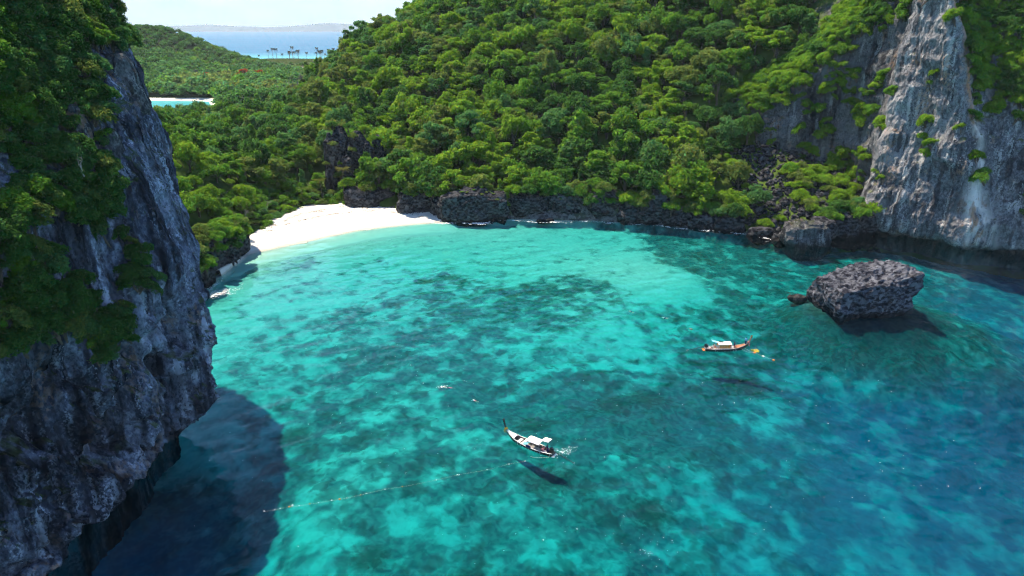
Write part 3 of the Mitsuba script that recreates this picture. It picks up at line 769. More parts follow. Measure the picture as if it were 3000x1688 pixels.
# ------------------------------------------------------------------ far forest on the plain and the headland
gx, gy = np.meshgrid(np.arange(-760, 60, 8.0), np.arange(594, 1640, 8.5), indexing='ij')
gx = (gx + rng.uniform(-4, 4, gx.shape)).ravel()
gy = (gy + rng.uniform(-4, 4, gy.shape)).ravel()
gz = far_at(np.stack([gx, gy], -1))
ok = (gz > 2.4) & ~((gy > 1340) & (gx < -240)) & ~((gy > 1150) & (gx < -290) & (gz < 14) & (rng.random(len(gx)) < 0.5))
gx, gy, gz = gx[ok], gy[ok], gz[ok]
q = np.stack([gx, gy, gz + 10], -1)
vis, zc = in_frame(q)
vis &= ~occluded(q, hill_at, None, None, clear=6.0) & ~occluded(q, far_at, None, None, clear=9.0)
FLAME = np.array([(-311.4, 850), (-293.6, 850), (-355.9, 850), (-301, 870)])
vis &= cKDTree(FLAME).query(np.stack([gx, gy], -1))[0] > 9
vis &= cKDTree(FLAME * [0.982, 0.982]).query(np.stack([gx, gy], -1))[0] > 10
gx, gy, gz = gx[vis], gy[vis], gz[vis]
huen = nf(np.stack([gx * 0.012 + 5, gy * 0.012, 0 * gx], -1), 3, 41) + rng.normal(size=len(gx)) * 0.09
for i in range(len(gx)):
    h = huen[i]
    colour = 'dark' if h < 0.50 else 'cool' if h < 0.62 else 'mid' if h < 0.68 else 'olive'
    g = tree_group('broad', colour, int(rng.integers(0, 3)), leaf=1.15, n=230, far=True)
    s = rng.uniform(1.1, 2.3) if gy[i] < 1000 else rng.uniform(.8, 1.35)
    inst(f'far_forest__{i:04d}', g, gx[i], gy[i], gz[i] - 1.5, s, rng.uniform(0, 6.28), rng.uniform(0.75, 1.1))
tag('far_forest', 'hazy forest on the far plain and headland', kind='stuff')
print('far trees', len(gx))


# ------------------------------------------------------------------ shrubs on the cliffs
SHRUB_TONE = 0.8  # darkens the headland shrub leaves to stand in for their shade


def shrub_group(colour, variant, n=1900, leaf=0.15):
    key = f"{'scrub' if SHRUB_TONE < 1 else 'shrub'}_{colour}_{variant}_group"
    if key in scene:
        return key
    r = np.random.default_rng([7, variant])
    L, S = [], []
    for i in range(14):
        a = i * 2.4 + r.uniform(-.5, .5)
        q = 1.05 * math.sqrt(i / 14)
        L.append((q * math.cos(a), q * math.sin(a), 0.75 + 0.55 * (1 - q * q) * r.uniform(0.6, 1.2)))
        k = r.uniform(0.24, 0.58)
        S.append((k, k, k * 0.7))
    v, f, c = foliage(L, S, n, leaf, r, COLOURS[colour], var=0.32)
    stems = join([tube([(0, 0, -.6), (q[0] * .4, q[1] * .4, .4), q], [.07, .05, .015], 4) for q in L[:5]])
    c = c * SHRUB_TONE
    scene[key] = {'type': 'shapegroup', 'stem': mikit.ply(stems, 'bark', smooth=True), 'foliage': mikit.ply((v, f), 'leaf', color=c)}
    return key


def surface_points(mesh, mask_fn, spacing, rng, tries=60000):
    """scattered points (with normals) on a cliff where mask_fn(p, n) is true, no two nearer than spacing"""
    a = mesh.area_faces
    f = rng.choice(len(a), tries, p=a / a.sum())
    p = mesh.triangles_center[f]
    n = mesh.face_normals[f]
    k = mask_fn(p, n)
    p, n = p[k], n[k]
    vis, _ = in_frame(p, 0.1)
    p, n = p[vis], n[vis]
    # thin out on a hashed grid
    cell = np.floor(p / spacing).astype(int)
    _, first = np.unique(cell, axis=0, return_index=True)
    return p[np.sort(first)], n[np.sort(first)]


def orient_check(mesh, outward):
    """+1 when face normals point along outward on average"""
    return 1.0 if (mesh.face_normals * outward).sum(1).mean() > 0 else -1.0


rng = np.random.default_rng(77)
left_sign = orient_check(left_cliff_mesh, np.array([1.0, -0.3, 0.3]))
right_sign = orient_check(right_cliff_mesh, np.array([-0.8, -0.5, 0.2]))


def left_veg(p, n):
    n = n * left_sign
    zt = 29.5 + np.maximum(0, p[:, 1] - 88) * 1.35 + 5 * (nf(p * 0.14, 3, 51) - 0.5) * 2
    bare = nf(p * np.array([0.10, 0.10, 0.08]) + 7, 3, 52)
    cap = p[:, 2] > 20
    return cap & (((p[:, 2] > zt) & (bare < 0.545) & (n[:, 2] > 0.02)) | ((p[:, 2] > 62) & (bare < 0.66)) | ((p[:, 2] > 23) & (p[:, 1] > 84) & (p[:, 1] < 97) & (bare < 0.40)))


def place_shrubs(mesh, sign, mask, spacing, smin, smax, palette, name, where, group, named, stuff, stuff_label, limit=2500):
    p, n = surface_points(mesh, mask, spacing, rng)
    n = n * sign
    if len(p) > limit:
        k = rng.choice(len(p), limit, replace=False)
        p, n = p[k], n[k]
    d = np.linalg.norm(p - [0, 0, 65], axis=1)
    size = rng.uniform(smin, smax, len(p))
    rank = np.argsort(np.argsort(-(size / d)))
    hue = nf(p * 0.12, 3, 61) + rng.normal(size=len(p)) * 0.09
    for i in range(len(p)):
        c = palette[int(np.clip((hue[i] - 0.28) / 0.44 * len(palette), 0, len(palette) - 1))]
        g = shrub_group(c, int(rng.integers(0, 4)))
        if rank[i] < named:
            k = tag(numbered(name), f"{'large' if size[i] > smin + .65 * (smax - smin) else 'small' if size[i] < smin + .35 * (smax - smin) else 'mid-sized'} {WORDS[c]} shrub {where(p[i])}", 'shrub', group)
        else:
            k = f'{stuff}__{i:04d}'
            tag(stuff, stuff_label, kind='stuff')
        inst(k, g, *(p[i] + n[i] * 0.1), size[i], rng.uniform(0, 6.28), rng.uniform(.75, 1.15), (-n[i][1] * 28 + rng.uniform(-8, 8), n[i][0] * 28 + rng.uniform(-8, 8)))
    return len(p)


def left_where(p):
    z = int(np.digitize(p[2], [36, 42, 48, 54, 60, 66, 72]))
    h = ['on the headland brink', 'just above the headland brink', 'low on the headland scrub', 'midway up the headland', 'above mid-height on the headland', 'high on the headland', 'just below the headland crest', 'on the headland crest'][z]
    s = ['nearest the viewer', 'second nearest the viewer', 'left of the rock spurs', 'beside the rock spurs', 'right of the spurs', 'at the nose'][int(np.digitize(p[1], [70, 82, 92, 101, 111]))]
    return f'{h}, {s}'


print('left shrubs', place_shrubs(left_cliff_mesh, left_sign, left_veg, 1.6, 0.8, 2.0, ['dark', 'dark', 'dark', 'cool', 'dark', 'dark', 'olive', 'mid'], 'headland_shrub', left_where, 'shrubs on the shaded headland', 300, 'headland_scrub', 'dense dark scrub over the top of the shaded headland'))  # mostly dark palette: shade of the slope put into the leaf colours

SHRUB_TONE = 1.0


def right_veg(p, n):
    n = n * right_sign
    a = nf(p * np.array([0.12, 0.12, 0.09]), 3, 81)
    edge = np.interp(p[:, 2], [15, 30, 45, 60, 76, 94], [141, 139.3, 136.6, 133, 129.6, 131]) + 3.5
    gully = (p[:, 0] > edge) & (p[:, 2] > 44 + 14 * (nf(p * 0.1, 2, 84) - .5)) & (a > 0.30) & (p[:, 1] < 246)
    ledge = (p[:, 1] > 243) & (p[:, 2] > np.interp(p[:, 0], [96, 110, 123, 131], [37, 49, 64, 74])) & (a > 0.33)
    top = (p[:, 2] > 78) & (a > 0.42) & (p[:, 0] < 141)
    tufts = (nf(p * 0.33 + 9, 2, 88) > np.where(p[:, 1] > 246, .65, .79)) & (p[:, 2] > 12) & (n[:, 2] > 0.0)
    return gully | ledge | top | tufts


def right_where(p):
    if p[0] > 141:
        return ('low' if p[2] < 54 else 'midway' if p[2] < 64 else 'high' if p[2] < 76 else 'topmost') + ' in the shaded gully of the cliff, ' + ('left edge' if p[0] < 146 else 'middle' if p[0] < 153 else 'right part')
    if p[1] > 246:
        return ('on' if p[2] < 55 else 'above' if p[2] < 75 else 'high above') + ' the ledge over the recessed wall, ' + ('left end' if p[0] < 106 else 'middle' if p[0] < 120 else 'right end') + (', front' if p[1] < 272 else ', back')
    return f"clinging {'high' if p[2] > 60 else 'midway' if p[2] > 30 else 'low'} on the sunlit slab"


print('right shrubs', place_shrubs(right_cliff_mesh, right_sign, right_veg, 2.3, 1.1, 2.5, ['dark', 'mid', 'bright', 'mid', 'bright', 'bright'], 'cliff_shrub', right_where, 'shrubs clinging to the sunlit cliff', 300, 'cliff_scrub', 'green scrub clinging to the sunlit cliff'))

# ------------------------------------------------------------------ rocks of the shore
SHORE = [  # centre, half size, turn, label, boxiness, undercut, tilt
    ((-54, 264, 2.6), (11, 4.5, 6), 0.25, 'long dark layered ledge behind the right end of the beach', .55, .1, 0),
    ((-36, 257, 2.6), (7.5, 5, 7), 0.3, 'square dark bluff at the right end of the beach', .6, .1, 0),
    ((-26, 253.5, 2.2), (4.5, 4, 6), 0.2, 'narrow dark rock between the bluff and the grassy-topped rock', .5, .1, 0),
    ((-13.5, 251, 2.6), (15, 7, 8.2), 0.05, 'big grassy-topped dark rock where the beach ends', .5, .3, .06),
    ((6, 254.5, 2.2), (10, 5, 6.2), -.1, 'low dark shore rock just right of the grassy-topped one', .4, .3, 0),
    ((20, 253.5, 2.6), (8, 5, 7), 0, 'dark rock under the trees at mid-shore', .4, .3, 0),
    ((33.5, 250.5, 2.8), (6, 5, 8.2), .1, 'tall dark rock standing at mid-shore', .5, .25, 0),
    ((43, 246.5, 1.4), (4.8, 4, 5.2), 0, 'squat dark boulder right of the tall mid-shore rock', .4, .2, 0),
    ((51, 245.5, 3), (6, 4.4, 8), -.2, 'steep dark rock right of the squat boulder', .5, .2, 0),
    ((59, 241.5, 1.5), (6, 3.6, 4.5), -.3, 'low dark rock on the foaming shore, first from the steep rock', .4, .2, 0),
    ((67, 238, 1.3), (5.5, 3.5, 4.2), -.3, 'low dark rock on the foaming shore, second from the steep rock', .4, .2, 0),
    ((75, 234, 1.2), (5.5, 3.4, 4.0), -.4, 'low dark rock on the foaming shore, third from the steep rock', .4, .2, 0),
    ((84, 227, .5), (4.2, 2.6, 2.2), -.1, 'flat tumbled boulder at the foot of the scree', .3, .1, 0),
    ((88.5, 221.5, .6), (3.2, 2.2, 2.1), .4, 'small boulder left of the great pale boulder', .3, .1, 0),
    ((94, 216.5, 1.8), (7.0, 5.0, 5.8), .1, 'great pale boulder at the water edge below the scree', .45, .35, 0),
    ((101.5, 222.5, 1.8), (4.4, 4, 5.0), .5, 'upright boulder right of the great pale boulder', .4, .2, 0),
    ((110, 227, 2.2), (6, 4, 5.6), .2, 'dark undercut rock below the green bushes', .4, .35, 0),
    ((118, 230, 2.2), (5.5, 4, 5.2), -.1, 'dark rock against the foot of the sunlit slab', .4, .35, 0),
    ((-86.5, 172, 1.2), (4.5, 5, 5), 0, 'dark rock nearest the headland below the left slope', .4, .2, 0),
    ((-87, 181, 2.2), (5, 5.4, 7), .2, 'dark rock second from the headland below the left slope', .45, .2, 0),
    ((-87, 190, 2.6), (4.8, 5.2, 7.6), -.1, 'dark rock third from the headland below the left slope', .45, .2, 0),
    ((-86, 199, 2.6), (4.4, 5, 7.4), .1, 'tall dark rock beside the left end of the beach', .45, .15, 0),
    ((-85, 207, 2.2), (3.4, 4, 6), 0, 'dark rock closing the left end of the beach', .45, .1, 0),
    ((-82, 168.5, 0.0), (2.6, 1.6, .9), .2, 'small wave-washed rock in the foam beside the headland', .3, .1, 0)]
shore_meshes = []
for i, (c, s, rz, lab, bx, un, ti) in enumerate(SHORE):
    m = rock_mesh(c, s, 20 + i, rz, 5, bx, 1.0, un, ti, 1.6)
    shore_meshes.append(m)
    tag(add('shore_rock', m, 'limestone' if i == 14 else 'dark_rock', True), lab, 'rock')
sea_stack = rock_mesh((87.2, 162.3, 2.9), (11.6, 7.8, 6.1), 64, 0.12, 6, 0.72, 1.35, 0.18, 0.25, 1.0)
tag(add('sea_stack', sea_stack, 'stack_rock', True), 'big rugged grey rock standing alone in the water', 'rock')
tag(add('shore_rock', rock_mesh((73.6, 168.3, -.2), (2.3, 1.1, .95), 66, -.25, 4, .25, 1.6, .1), 'limestone', True), 'small low rock awash beside the big lone rock', 'rock')
tag(add('shore_rock', rock_mesh((12, 245.5, 0.0), (3.4, 1.3, .8), 67, .1, 4, .3, 1.2, .1), 'dark_rock', True), 'low wave-washed reef rock off the middle of the shore', 'rock')

# pinnacle outcrop among the trees
pin = []
for j, (x, y, z0, z1, r) in enumerate([(-71.0, 275, 5, 27, 2.2), (-67.5, 276, 6, 22, 2.3), (-64.5, 273, 4, 18, 2.0), (-60, 277, 6, 26, 2.6), (-56.5, 276, 7, 23, 2.0), (-61, 280, 8, 27, 4.0), (-68, 280, 8, 28, 3.6), (-53, 279, 7, 25, 2.2)]):
    pin.append(rock_mesh((x, y, (z0 + z1) / 2 - 2), (r, r * 0.9, (z1 - z0) / 2 + 4), 80 + j, j * 1.3, 5, .35, .35, .0))
    v = np.array(pin[-1].vertices)
    ctr = np.array([x, y])
    out = unit(v[:, :2] - ctr)
    fl = ridged(v * np.array([.8, .8, .07]), 3, 90 + j) - .6
    v[:, :2] += out * (1.5 * fl)[:, None]
    pin[-1] = trimesh.Trimesh(v, pin[-1].faces, process=False)
tag(add('rock_outcrop', join(pin), 'dark_rock', True), 'dark fluted rock pinnacles among the trees behind the beach', 'rock')

PIN_TOP = np.array([(-66, 272.5, 15), (-62, 273.5, 20), (-57, 274, 18), (-69.5, 273.5, 22), (-64, 278, 28), (-58, 279, 27), (-70, 278, 28.5), (-54, 277, 24), (-60, 272.5, 11), (-67, 271.5, 10), (-55, 273.5, 13), (-72.5, 273, 15), (-66, 280, 28.5), (-61.5, 275, 25)])
# scree below the recess of the right cliff: stones one can pick out, the rest a mass
cands = []
for k in range(5200):
    x, y = rng.uniform(80, 127), rng.uniform(224, 270)
    if SCREE.buffer(2).contains(shapely.Point(x, y)):
        cands.append((x, y, float(hill_at((x, y)))))
unit_rocks = [trimesh.Trimesh(*(lambda m: (np.array(m.vertices), m.faces))(rock_mesh((0, 0, 0), (1, .8, .65), 200 + j, 0, 2, .45, 1.3, .1)), process=False) for j in range(6)]
small = []
for k, (x, y, z) in enumerate(cands[:1500]):
    bushy = (x > 97) and (y < 254)
    s = rng.uniform(.35, 1.0) if k >= 70 else rng.uniform(1.0, 2.0)
    R = trimesh.transformations.random_rotation_matrix(rng.random(3))
    m = unit_rocks[k % 6].copy()
    m.apply_transform(R)
    m.apply_scale(s)
    m.apply_translation((x, y, z + .25 * s))
    if k < 70:
        where = 'under the green bushes of the scree' if bushy else 'high on the scree under the recessed wall' if y > 252 else 'on the bare lower scree near the water'
        tag(add('scree_boulder', m, 'dark_rock', 50), f"{'large' if s > 1.5 else 'small'} grey boulder {where}", 'boulder', 'boulders on the scree')
    else:
        small.append(m)
tag(add('scree', join(small), 'dark_rock', False), 'grey rubble of broken stones below the cliff recess', kind='stuff')


def ground_shrubs(spots, smin, smax, palette, name, lab, group):
    for (x, y, z) in spots:
        c = palette[int(rng.integers(0, len(palette)))]
        k = tag(numbered(name), f'{WORDS[c]} {lab(x, y, z)}', 'bush', group)
        inst(k, shrub_group(c, int(rng.integers(0, 4))), x, y, z - .2, rng.uniform(smin, smax), rng.uniform(0, 6.28), rng.uniform(.8, 1.2))


# bushes on the lower right scree and on the tops of the shore rocks
spots = [(x, y, z) for x, y, z in cands[1500:] if x > 98 - 0.35 * (y - 232) and 231 < y < 257 and x > 99][:70]
spots += [(x, y, z) for x, y, z in cands[1500:] if x < 93 and y < 250 and x > 84][:5]
ground_shrubs(spots, 1.4, 2.7, ['bright', 'bright', 'mid', 'bright', 'olive'], 'scree_bush', lambda x, y, z: 'bush in the thicket at the foot of the sunlit slab, ' + ('lower edge' if y < 238 else 'middle' if y < 247 else 'upper edge') if x > 97 else 'bush alone on the lower scree', 'bushes on the scree')
for i, m in enumerate(shore_meshes):
    n = m.face_normals
    p = m.triangles_center
    s = SHORE[i][1]
    zt = SHORE[i][0][2] + s[2] * 0.12
    ok = np.where((n[:, 2] > 0.12) & (p[:, 2] > max(zt, 3.4)) & (p[:, 1] > SHORE[i][0][1] - s[1] * .75))[0]
    if not len(ok):
        continue
    if i in (14, 15, 12, 13):
        continue
    nn = 30 if i == 3 else 15
    for f in rng.choice(ok, min(nn, len(ok)), replace=False).tolist():
        c = ['mid', 'bright', 'olive', 'dark', 'cool', 'mid'][int(rng.integers(0, 6))] if i != 3 else ['olive', 'olive', 'mid'][int(rng.integers(0, 3))]
        sc = rng.uniform(.35, .7) if i == 3 else rng.uniform(1.2, 2.8)
        name_i = SHORE[i][3]
        k = tag(numbered('rock_bush'), f"{WORDS[c]} tuft on the {' '.join(name_i.split()[:8])}"[:110], 'bush', 'bushes on the shore rocks')
        inst(k, shrub_group(c, int(rng.integers(0, 4))), *p[f], sc, rng.uniform(0, 6.28), .55 if i == 3 else 1.0)

# scrub behind the beach
spots = []
for k in range(900):
    x, y = rng.uniform(-96, -58), rng.uniform(226, 272)
    q = shapely.Point(x, y)
    d = BEACH.distance(q)
    if 0.3 < d < 15 and LAND.contains(q) and not OUTCROP.contains(q) and not (abs(x + 79.5 + (y - 250) * .12) < 1.0 and d < 9):
        spots.append((x, y, max(float(hill_at((x, y))), .6)))
keep = []
for q in spots:
    if all((q[0] - r[0]) ** 2 + (q[1] - r[1]) ** 2 > 1.7 for r in keep):
        keep.append(q)
keep = keep[:150]
ground_shrubs(keep, .9, 1.9, ['mid', 'bright', 'mid', 'olive', 'cool'], 'beach_bush', lambda x, y, z: 'bush behind the ' + ('left end' if y < 238 else 'left half' if y < 250 else 'middle' if x < -70 else 'right half') + ' of the beach, ' + ('in its front row' if BEACH.distance(shapely.Point(x, y)) < 3 else 'further back'), 'bushes behind the beach')

for x, y, z in PIN_TOP.tolist():
    c = ['mid', 'olive', 'dark', 'bright'][int(rng.integers(0, 4))]
    k = tag(numbered('outcrop_bush'), f"{WORDS[c]} bush rooted {'on top of' if z > 22 else 'on the face of' if z > 14 else 'at the foot of'} the dark pinnacle outcrop", 'bush', 'bushes on the pinnacle outcrop')
    inst(k, shrub_group(c, int(rng.integers(0, 4))), x, y, z, rng.uniform(1.2, 2.2), rng.uniform(0, 6.28))


# ------------------------------------------------------------------ plain materials for made things
def flat(key, rgb, rough=None):
    if rough is None:
        scene[key] = {'type': 'twosided', 'bsdf': {'type': 'diffuse', 'reflectance': {'type': 'rgb', 'value': list(rgb)}}}
    else:
        scene[key] = {'type': 'twosided', 'bsdf': {'type': 'principled', 'base_color': {'type': 'rgb', 'value': list(rgb)}, 'roughness': rough}}
    return key


def grained(key, a, b, rough=0.5, sc=6.0):
    scene[key] = {'type': 'twosided', 'bsdf': {'type': 'principled', 'roughness': rough, 'base_color': mikit.proc(lambda p, n, uv: mix(a, b, fbm(p.x * sc, p.y * sc, p.z * sc * 2, 3)))}}
    return key


grained('white_paint', (0.58, 0.57, 0.54), (0.80, 0.79, 0.77), 0.45)
grained('dark_hull', (0.018, 0.016, 0.016), (0.05, 0.04, 0.036), 0.4)
grained('brown_wood', (0.26, 0.10, 0.045), (0.42, 0.17, 0.08), 0.5)
grained('grey_plank', (0.22, 0.20, 0.18), (0.38, 0.35, 0.32), 0.6)
grained('dark_plank', (0.05, 0.045, 0.04), (0.14, 0.12, 0.10), 0.6)
flat('black_metal', (0.02, 0.02, 0.022), 0.35)
flat('grey_metal', (0.35, 0.35, 0.36), 0.35)
flat('canvas_white', (0.80, 0.80, 0.79))
flat('canvas_blue', (0.30, 0.58, 0.78))
flat('cloth_aqua', (0.18, 0.52, 0.62))
flat('cloth_navy', (0.012, 0.018, 0.09))
flat('cloth_sky', (0.22, 0.42, 0.72))
flat('cloth_white', (0.75, 0.74, 0.72))
flat('cloth_red', (0.55, 0.05, 0.05))
flat('cloth_orange', (0.80, 0.30, 0.06))
flat('cloth_pink', (0.75, 0.28, 0.30))
flat('cloth_yellow', (0.75, 0.48, 0.06))
flat('skin_tan', (0.36, 0.20, 0.13))
flat('skin_pale', (0.62, 0.42, 0.33))
flat('hair_black', (0.012, 0.010, 0.010))
flat('buoy_yellow', (0.72, 0.56, 0.05), 0.4)
flat('buoy_orange', (0.75, 0.24, 0.05), 0.4)
flat('buoy_white', (0.78, 0.77, 0.74), 0.4)
flat('rope_pale', (0.50, 0.47, 0.38))
flat('foam', (0.82, 0.84, 0.85))
flat('wrack', (0.16, 0.13, 0.10))


# ------------------------------------------------------------------ long-tail boats
def hull_point(t, v):
    """t 0 stern..1 bow, v -1..1 across, keel at 0; returns outer hull"""
    x = -4.7 + 9.4 * t
    b = np.interp(t, [0, .15, .35, .6, .8, .93, 1], [.55, .78, .95, .92, .66, .27, .05])
    sheer = np.interp(t, [0, .2, .5, .75, .9, 1], [.62, .50, .50, .72, 1.12, 1.55])
    keel = np.interp(t, [0, .2, .6, .85, 1], [-.22, -.35, -.35, -.1, .9])
    a = abs(v)
    return x + .35 * t * a * 0, np.sign(v) * b * (1 - (1 - a) ** 1.9), keel + (sheer - keel) * a ** 1.6, b, sheer, keel


def hull_mesh(inset=0.0, nt=44, nv=17):
    v = []
    for i in range(nt):
        t = i / (nt - 1)
        for j in range(nv):
            x, y, z, b, sh, ke = hull_point(t, -1 + 2 * j / (nv - 1))
            if inset:
                y = y * max(0.0, (b - inset) / b)
                z = min(sh + .005, max(z + inset * .8, ke + inset))
            v.append((x, y, z))
    m = quads(np.array(v), grid_faces(nt, nv))
    f = list(map(list, m.faces))
    c = len(v)
    vv = np.vstack([m.vertices, [v[nv // 2][0], 0, .2]])
    f += [[j, j + 1, c] for j in range(nv - 1)] + [[nv - 1, 0, c]]
    return trimesh.Trimesh(vv, f, process=False)


def rail(side, lift=.03, t0=0, t1=1, out=.02):
    pts = []
    for t in np.linspace(t0, t1, 30):
        x, y, z, b, sh, ke = hull_point(t, side)
        pts.append((x, y + side * out, sh + lift))
    return tube(pts, [.075] * 30, 6)


def box(c, s, rz=0.0, rx=0.0, ry=0.0, r=None):
    m = trimesh.creation.box(s)
    M = trimesh.transformations.euler_matrix(rx, ry, rz)
    M[:3, 3] = c
    m.apply_transform(M)
    return m


def deck_strip(t0, t1, z_off, w=0.94, n=14, crown=.06):
    v = []
    for t in np.linspace(t0, t1, n):
        x, y, z, b, sh, ke = hull_point(t, 1)
        for q in np.linspace(-1, 1, 7):
            v.append((x, q * b * w, sh + z_off + crown * (1 - q * q)))
    top = quads(np.array(v), grid_faces(n, 7))
    low = top.copy()
    low.apply_translation((0, 0, -.05))
    low.invert()
    return join([top, low])


def canopy(x0, x1, w, z, arch=.22, tilt=0.0):
    v = []
    for i, x in enumerate(np.linspace(x0, x1, 12)):
        for q in np.linspace(-1, 1, 11):
            v.append((x, q * w, z + arch * (1 - q * q) + tilt * (x - x0) + .025 * math.sin(i * 1.3) * (1 - q * q)))
    top = quads(np.array(v), grid_faces(12, 11))
    low = top.copy()
    low.apply_translation((0, 0, -.04))
    low.invert()
    return join([top, low])


def place(parts, root, xyz, rz):
    M = trimesh.transformations.rotation_matrix(rz, [0, 0, 1])
    M[:3, 3] = xyz
    keys = {}
    for name, mesh, mat, smooth, lab in parts:
        m = mesh.copy()
        m.apply_transform(M)
        k = add(name, m, mat, smooth, parent=keys.get(name.split('__')[0], root) if '__' not in name else root)
        if lab:
            tag(k, lab)
    return M


def boat(root, xyz, rz, kind):
    w = kind == 'white'
    P = []
    P.append(('hull', hull_mesh(), 'dark_hull', 40, 'dark outer hull'))
    P.append(('inner_hull', hull_mesh(.05), 'dark_plank' if w else 'white_paint', 40, None))
    for s in (1, -1):
        P.append(('gunwale', rail(s), 'white_paint' if w else 'grey_plank', 40, 'pale gunwale'))
    P.append(('foredeck', deck_strip(.80 if w else .70, .985, -.02), 'white_paint' if w else 'brown_wood', 40, 'white foredeck' if w else 'orange-brown wooden foredeck'))
    P.append(('prow_post', join([tube([(4.45, 0, 1.25), (4.85, 0, 1.85), (5.15, 0, 2.6), (5.35, 0, 3.35)], [.12, .13, .14, .19], 6)]), 'dark_hull' if w else 'brown_wood', 40, 'dark upright prow post' if w else 'orange prow post'))
    rr = np.random.default_rng(5)
    for q, (mat, dz) in enumerate([('cloth_orange', 0), ('cloth_yellow', .14)] if w else [('cloth_red', 0), ('cloth_pink', .14)]):
        ring = trimesh.creation.torus(.17, .07, 14, 8)
        ring.apply_transform(trimesh.transformations.rotation_matrix(.45, [0, 1, 0]))
        ring.apply_translation((4.72 + dz * .4, 0, 1.72 + dz))
        tails = [tube([(4.8 + .1 * k, .12 * (k - 1), 1.66 + dz), (5.0 + .07 * k, .2 * (k - 1), 1.2), (4.95, .25 * (k - 1), .75 + .1 * k)], [.05, .06, .03], 5) for k in range(3)]
        P.append(('garland', join([ring] + tails), mat, 40, None))
    P.append(('floor_boards', join([box((x, 0, .02), (.42, 1.15 if -2.8 < x < 2 else .8, .04)) for x in np.arange(-3.6, 2.6, .46)]), 'grey_plank' if w else 'white_paint', False, None))
    for x in ((1.95, 1.1) if w else (1.7,)):
        P.append(('bench', box((x, 0, .42), (.55, 1.55, .06)), 'white_paint', False, None))
    for k in range(9):
        x = -2.6 + k * .56
        for s in (1, -1):
            P.append(('rib', box((x, s * .80, .26), (.06, .07, .50)), 'white_paint', False, None))
    zc = 1.62
    x0, x1 = (-2.4, .1) if w else (-2.0, .9)
    P.append(('canopy', canopy(x0, x1, .88, zc), 'canvas_white', 40, 'arched white canopy'))
    for x in (x0 + .08, (x0 + x1) / 2, x1 - .08):
        for s in (1, -1):
            P.append(('canopy_post', tube([(x, s * .84, .5), (x, s * .85, zc + .02)], [.03, .03], 6), 'grey_metal', 40, None))
    if w:
        P.append(('awning', canopy(x0 - 1.5, x0 - .15, .62, zc + .80, .05, -.10).apply_translation((0, -.3, 0)), 'canvas_white', 40, 'flat white rear awning'))
        P.append(('tarpaulin', join([box((.62, .25, .5), (.8, .75, .10), .2), box((.35, -.55, .5), (.5, .4, .14), -.3)]), 'cloth_aqua', False, 'pale blue folded tarpaulin'))
        P.append(('side_bag', box((-.4, .98, .72), (.9, .12, .35)), 'cloth_navy', False, None))
    else:
        P.append(('awning', canopy(x0 - 1.25, x0 - .05, .55, zc + .62, .04, -.28), 'canvas_blue', 40, 'light blue rear awning sheet'))
        P.append(('solar_panel', box((-1.15, .1, zc + .26), (.9, .5, .03)), 'dark_hull', False, 'dark panel on the canopy'))
        for x in (-1.5, -.9, -.3, .3):
            for s in (1, -1):
                P.append(('hanging_vest', box((x, s * .86, 1.15), (.5, .05, .7)), 'cloth_orange', False, None))
    # engine on its swivel, with the long shaft
    P.append(('engine', join([box((-4.35, 0, 1.0), (.62, .42, .42)), box((-4.3, 0, 1.3), (.34, .5, .22)), box((-4.62, .05, 1.28), (.22, .22, .3)), tube([(-4.2, 0, .55), (-4.25, 0, .95)], [.09, .07], 8), tube([(-4.1, 0, 1.2), (-3.2, .12, 1.35)], [.03, .025], 6)]), 'black_metal', False, None))
    fan = trimesh.creation.cylinder(.2, .08, sections=16)
    fan.apply_transform(trimesh.transformations.rotation_matrix(math.pi / 2, [0, 1, 0]))
    fan.apply_translation((-4.0, 0, 1.08))
    P.append(('flywheel', fan, 'grey_metal', 40, None))
    L = 3.9
    P.append(('tail_shaft', tube([(-4.6, 0, .98), (-4.6 - L * .5, -.1, .52), (-4.6 - L, -.2, .06)], [.085, .07, .06], 6), 'black_metal', 40, None))
    prop = join([box((-4.6 - L - .05, -.2, .05), (.04, .36, .09), 0, a) for a in (0, 1.05, 2.1)])
    P.append(('propeller', prop, 'grey_metal', False, None))
    P.append(('stern_step', join([box((-4.85, 0, .1), (.4, 1.2, .06)), box((-5.0, .5, .18), (.5, .1, .12), .3), box((-5.0, -.5, .18), (.5, .1, .12), -.3)]), 'buoy_white' if w else 'buoy_orange', False, None if w else 'orange stern step'))
    P.append(('storage_box', box((-3.35, .35, .35), (.5, .4, .45)), 'white_paint', False, None))
    P.append(('fuel_can', box((-3.5, -.38, .28), (.32, .3, .4)), 'cloth_navy' if w else 'cloth_red', False, None))
    return place(P, root, xyz, rz)


BOAT_A = ((2.9, 99.85, 0.05), math.radians(144))
BOAT_B = ((46.2, 137.2, 0.05), math.radians(2))
tag('longtail_boat', 'long dark wooden boat with white foredeck, canopy and black prow post', 'boat', None)
boat('longtail_boat', *BOAT_A, 'white')
count['longtail_boat'] = 1
tag('longtail_boat_001', 'long dark wooden boat with orange-brown foredeck and orange prow post, people aboard', 'boat', None)
boat('longtail_boat_001', *BOAT_B, 'brown')


def boat_to_world(b, p):
    (x, y, z), a = b
    return (x + p[0] * math.cos(a) - p[1] * math.sin(a), y + p[0] * math.sin(a) + p[1] * math.cos(a), z + p[2])


# ------------------------------------------------------------------ people
def ball(p, r, n=12):
    return manifold3d.Manifold.sphere(r, n).translate([float(c) for c in p])


def bone(a, b, ra, rb):
    return manifold3d.Manifold.batch_hull([ball(a, ra), ball(b, rb)])


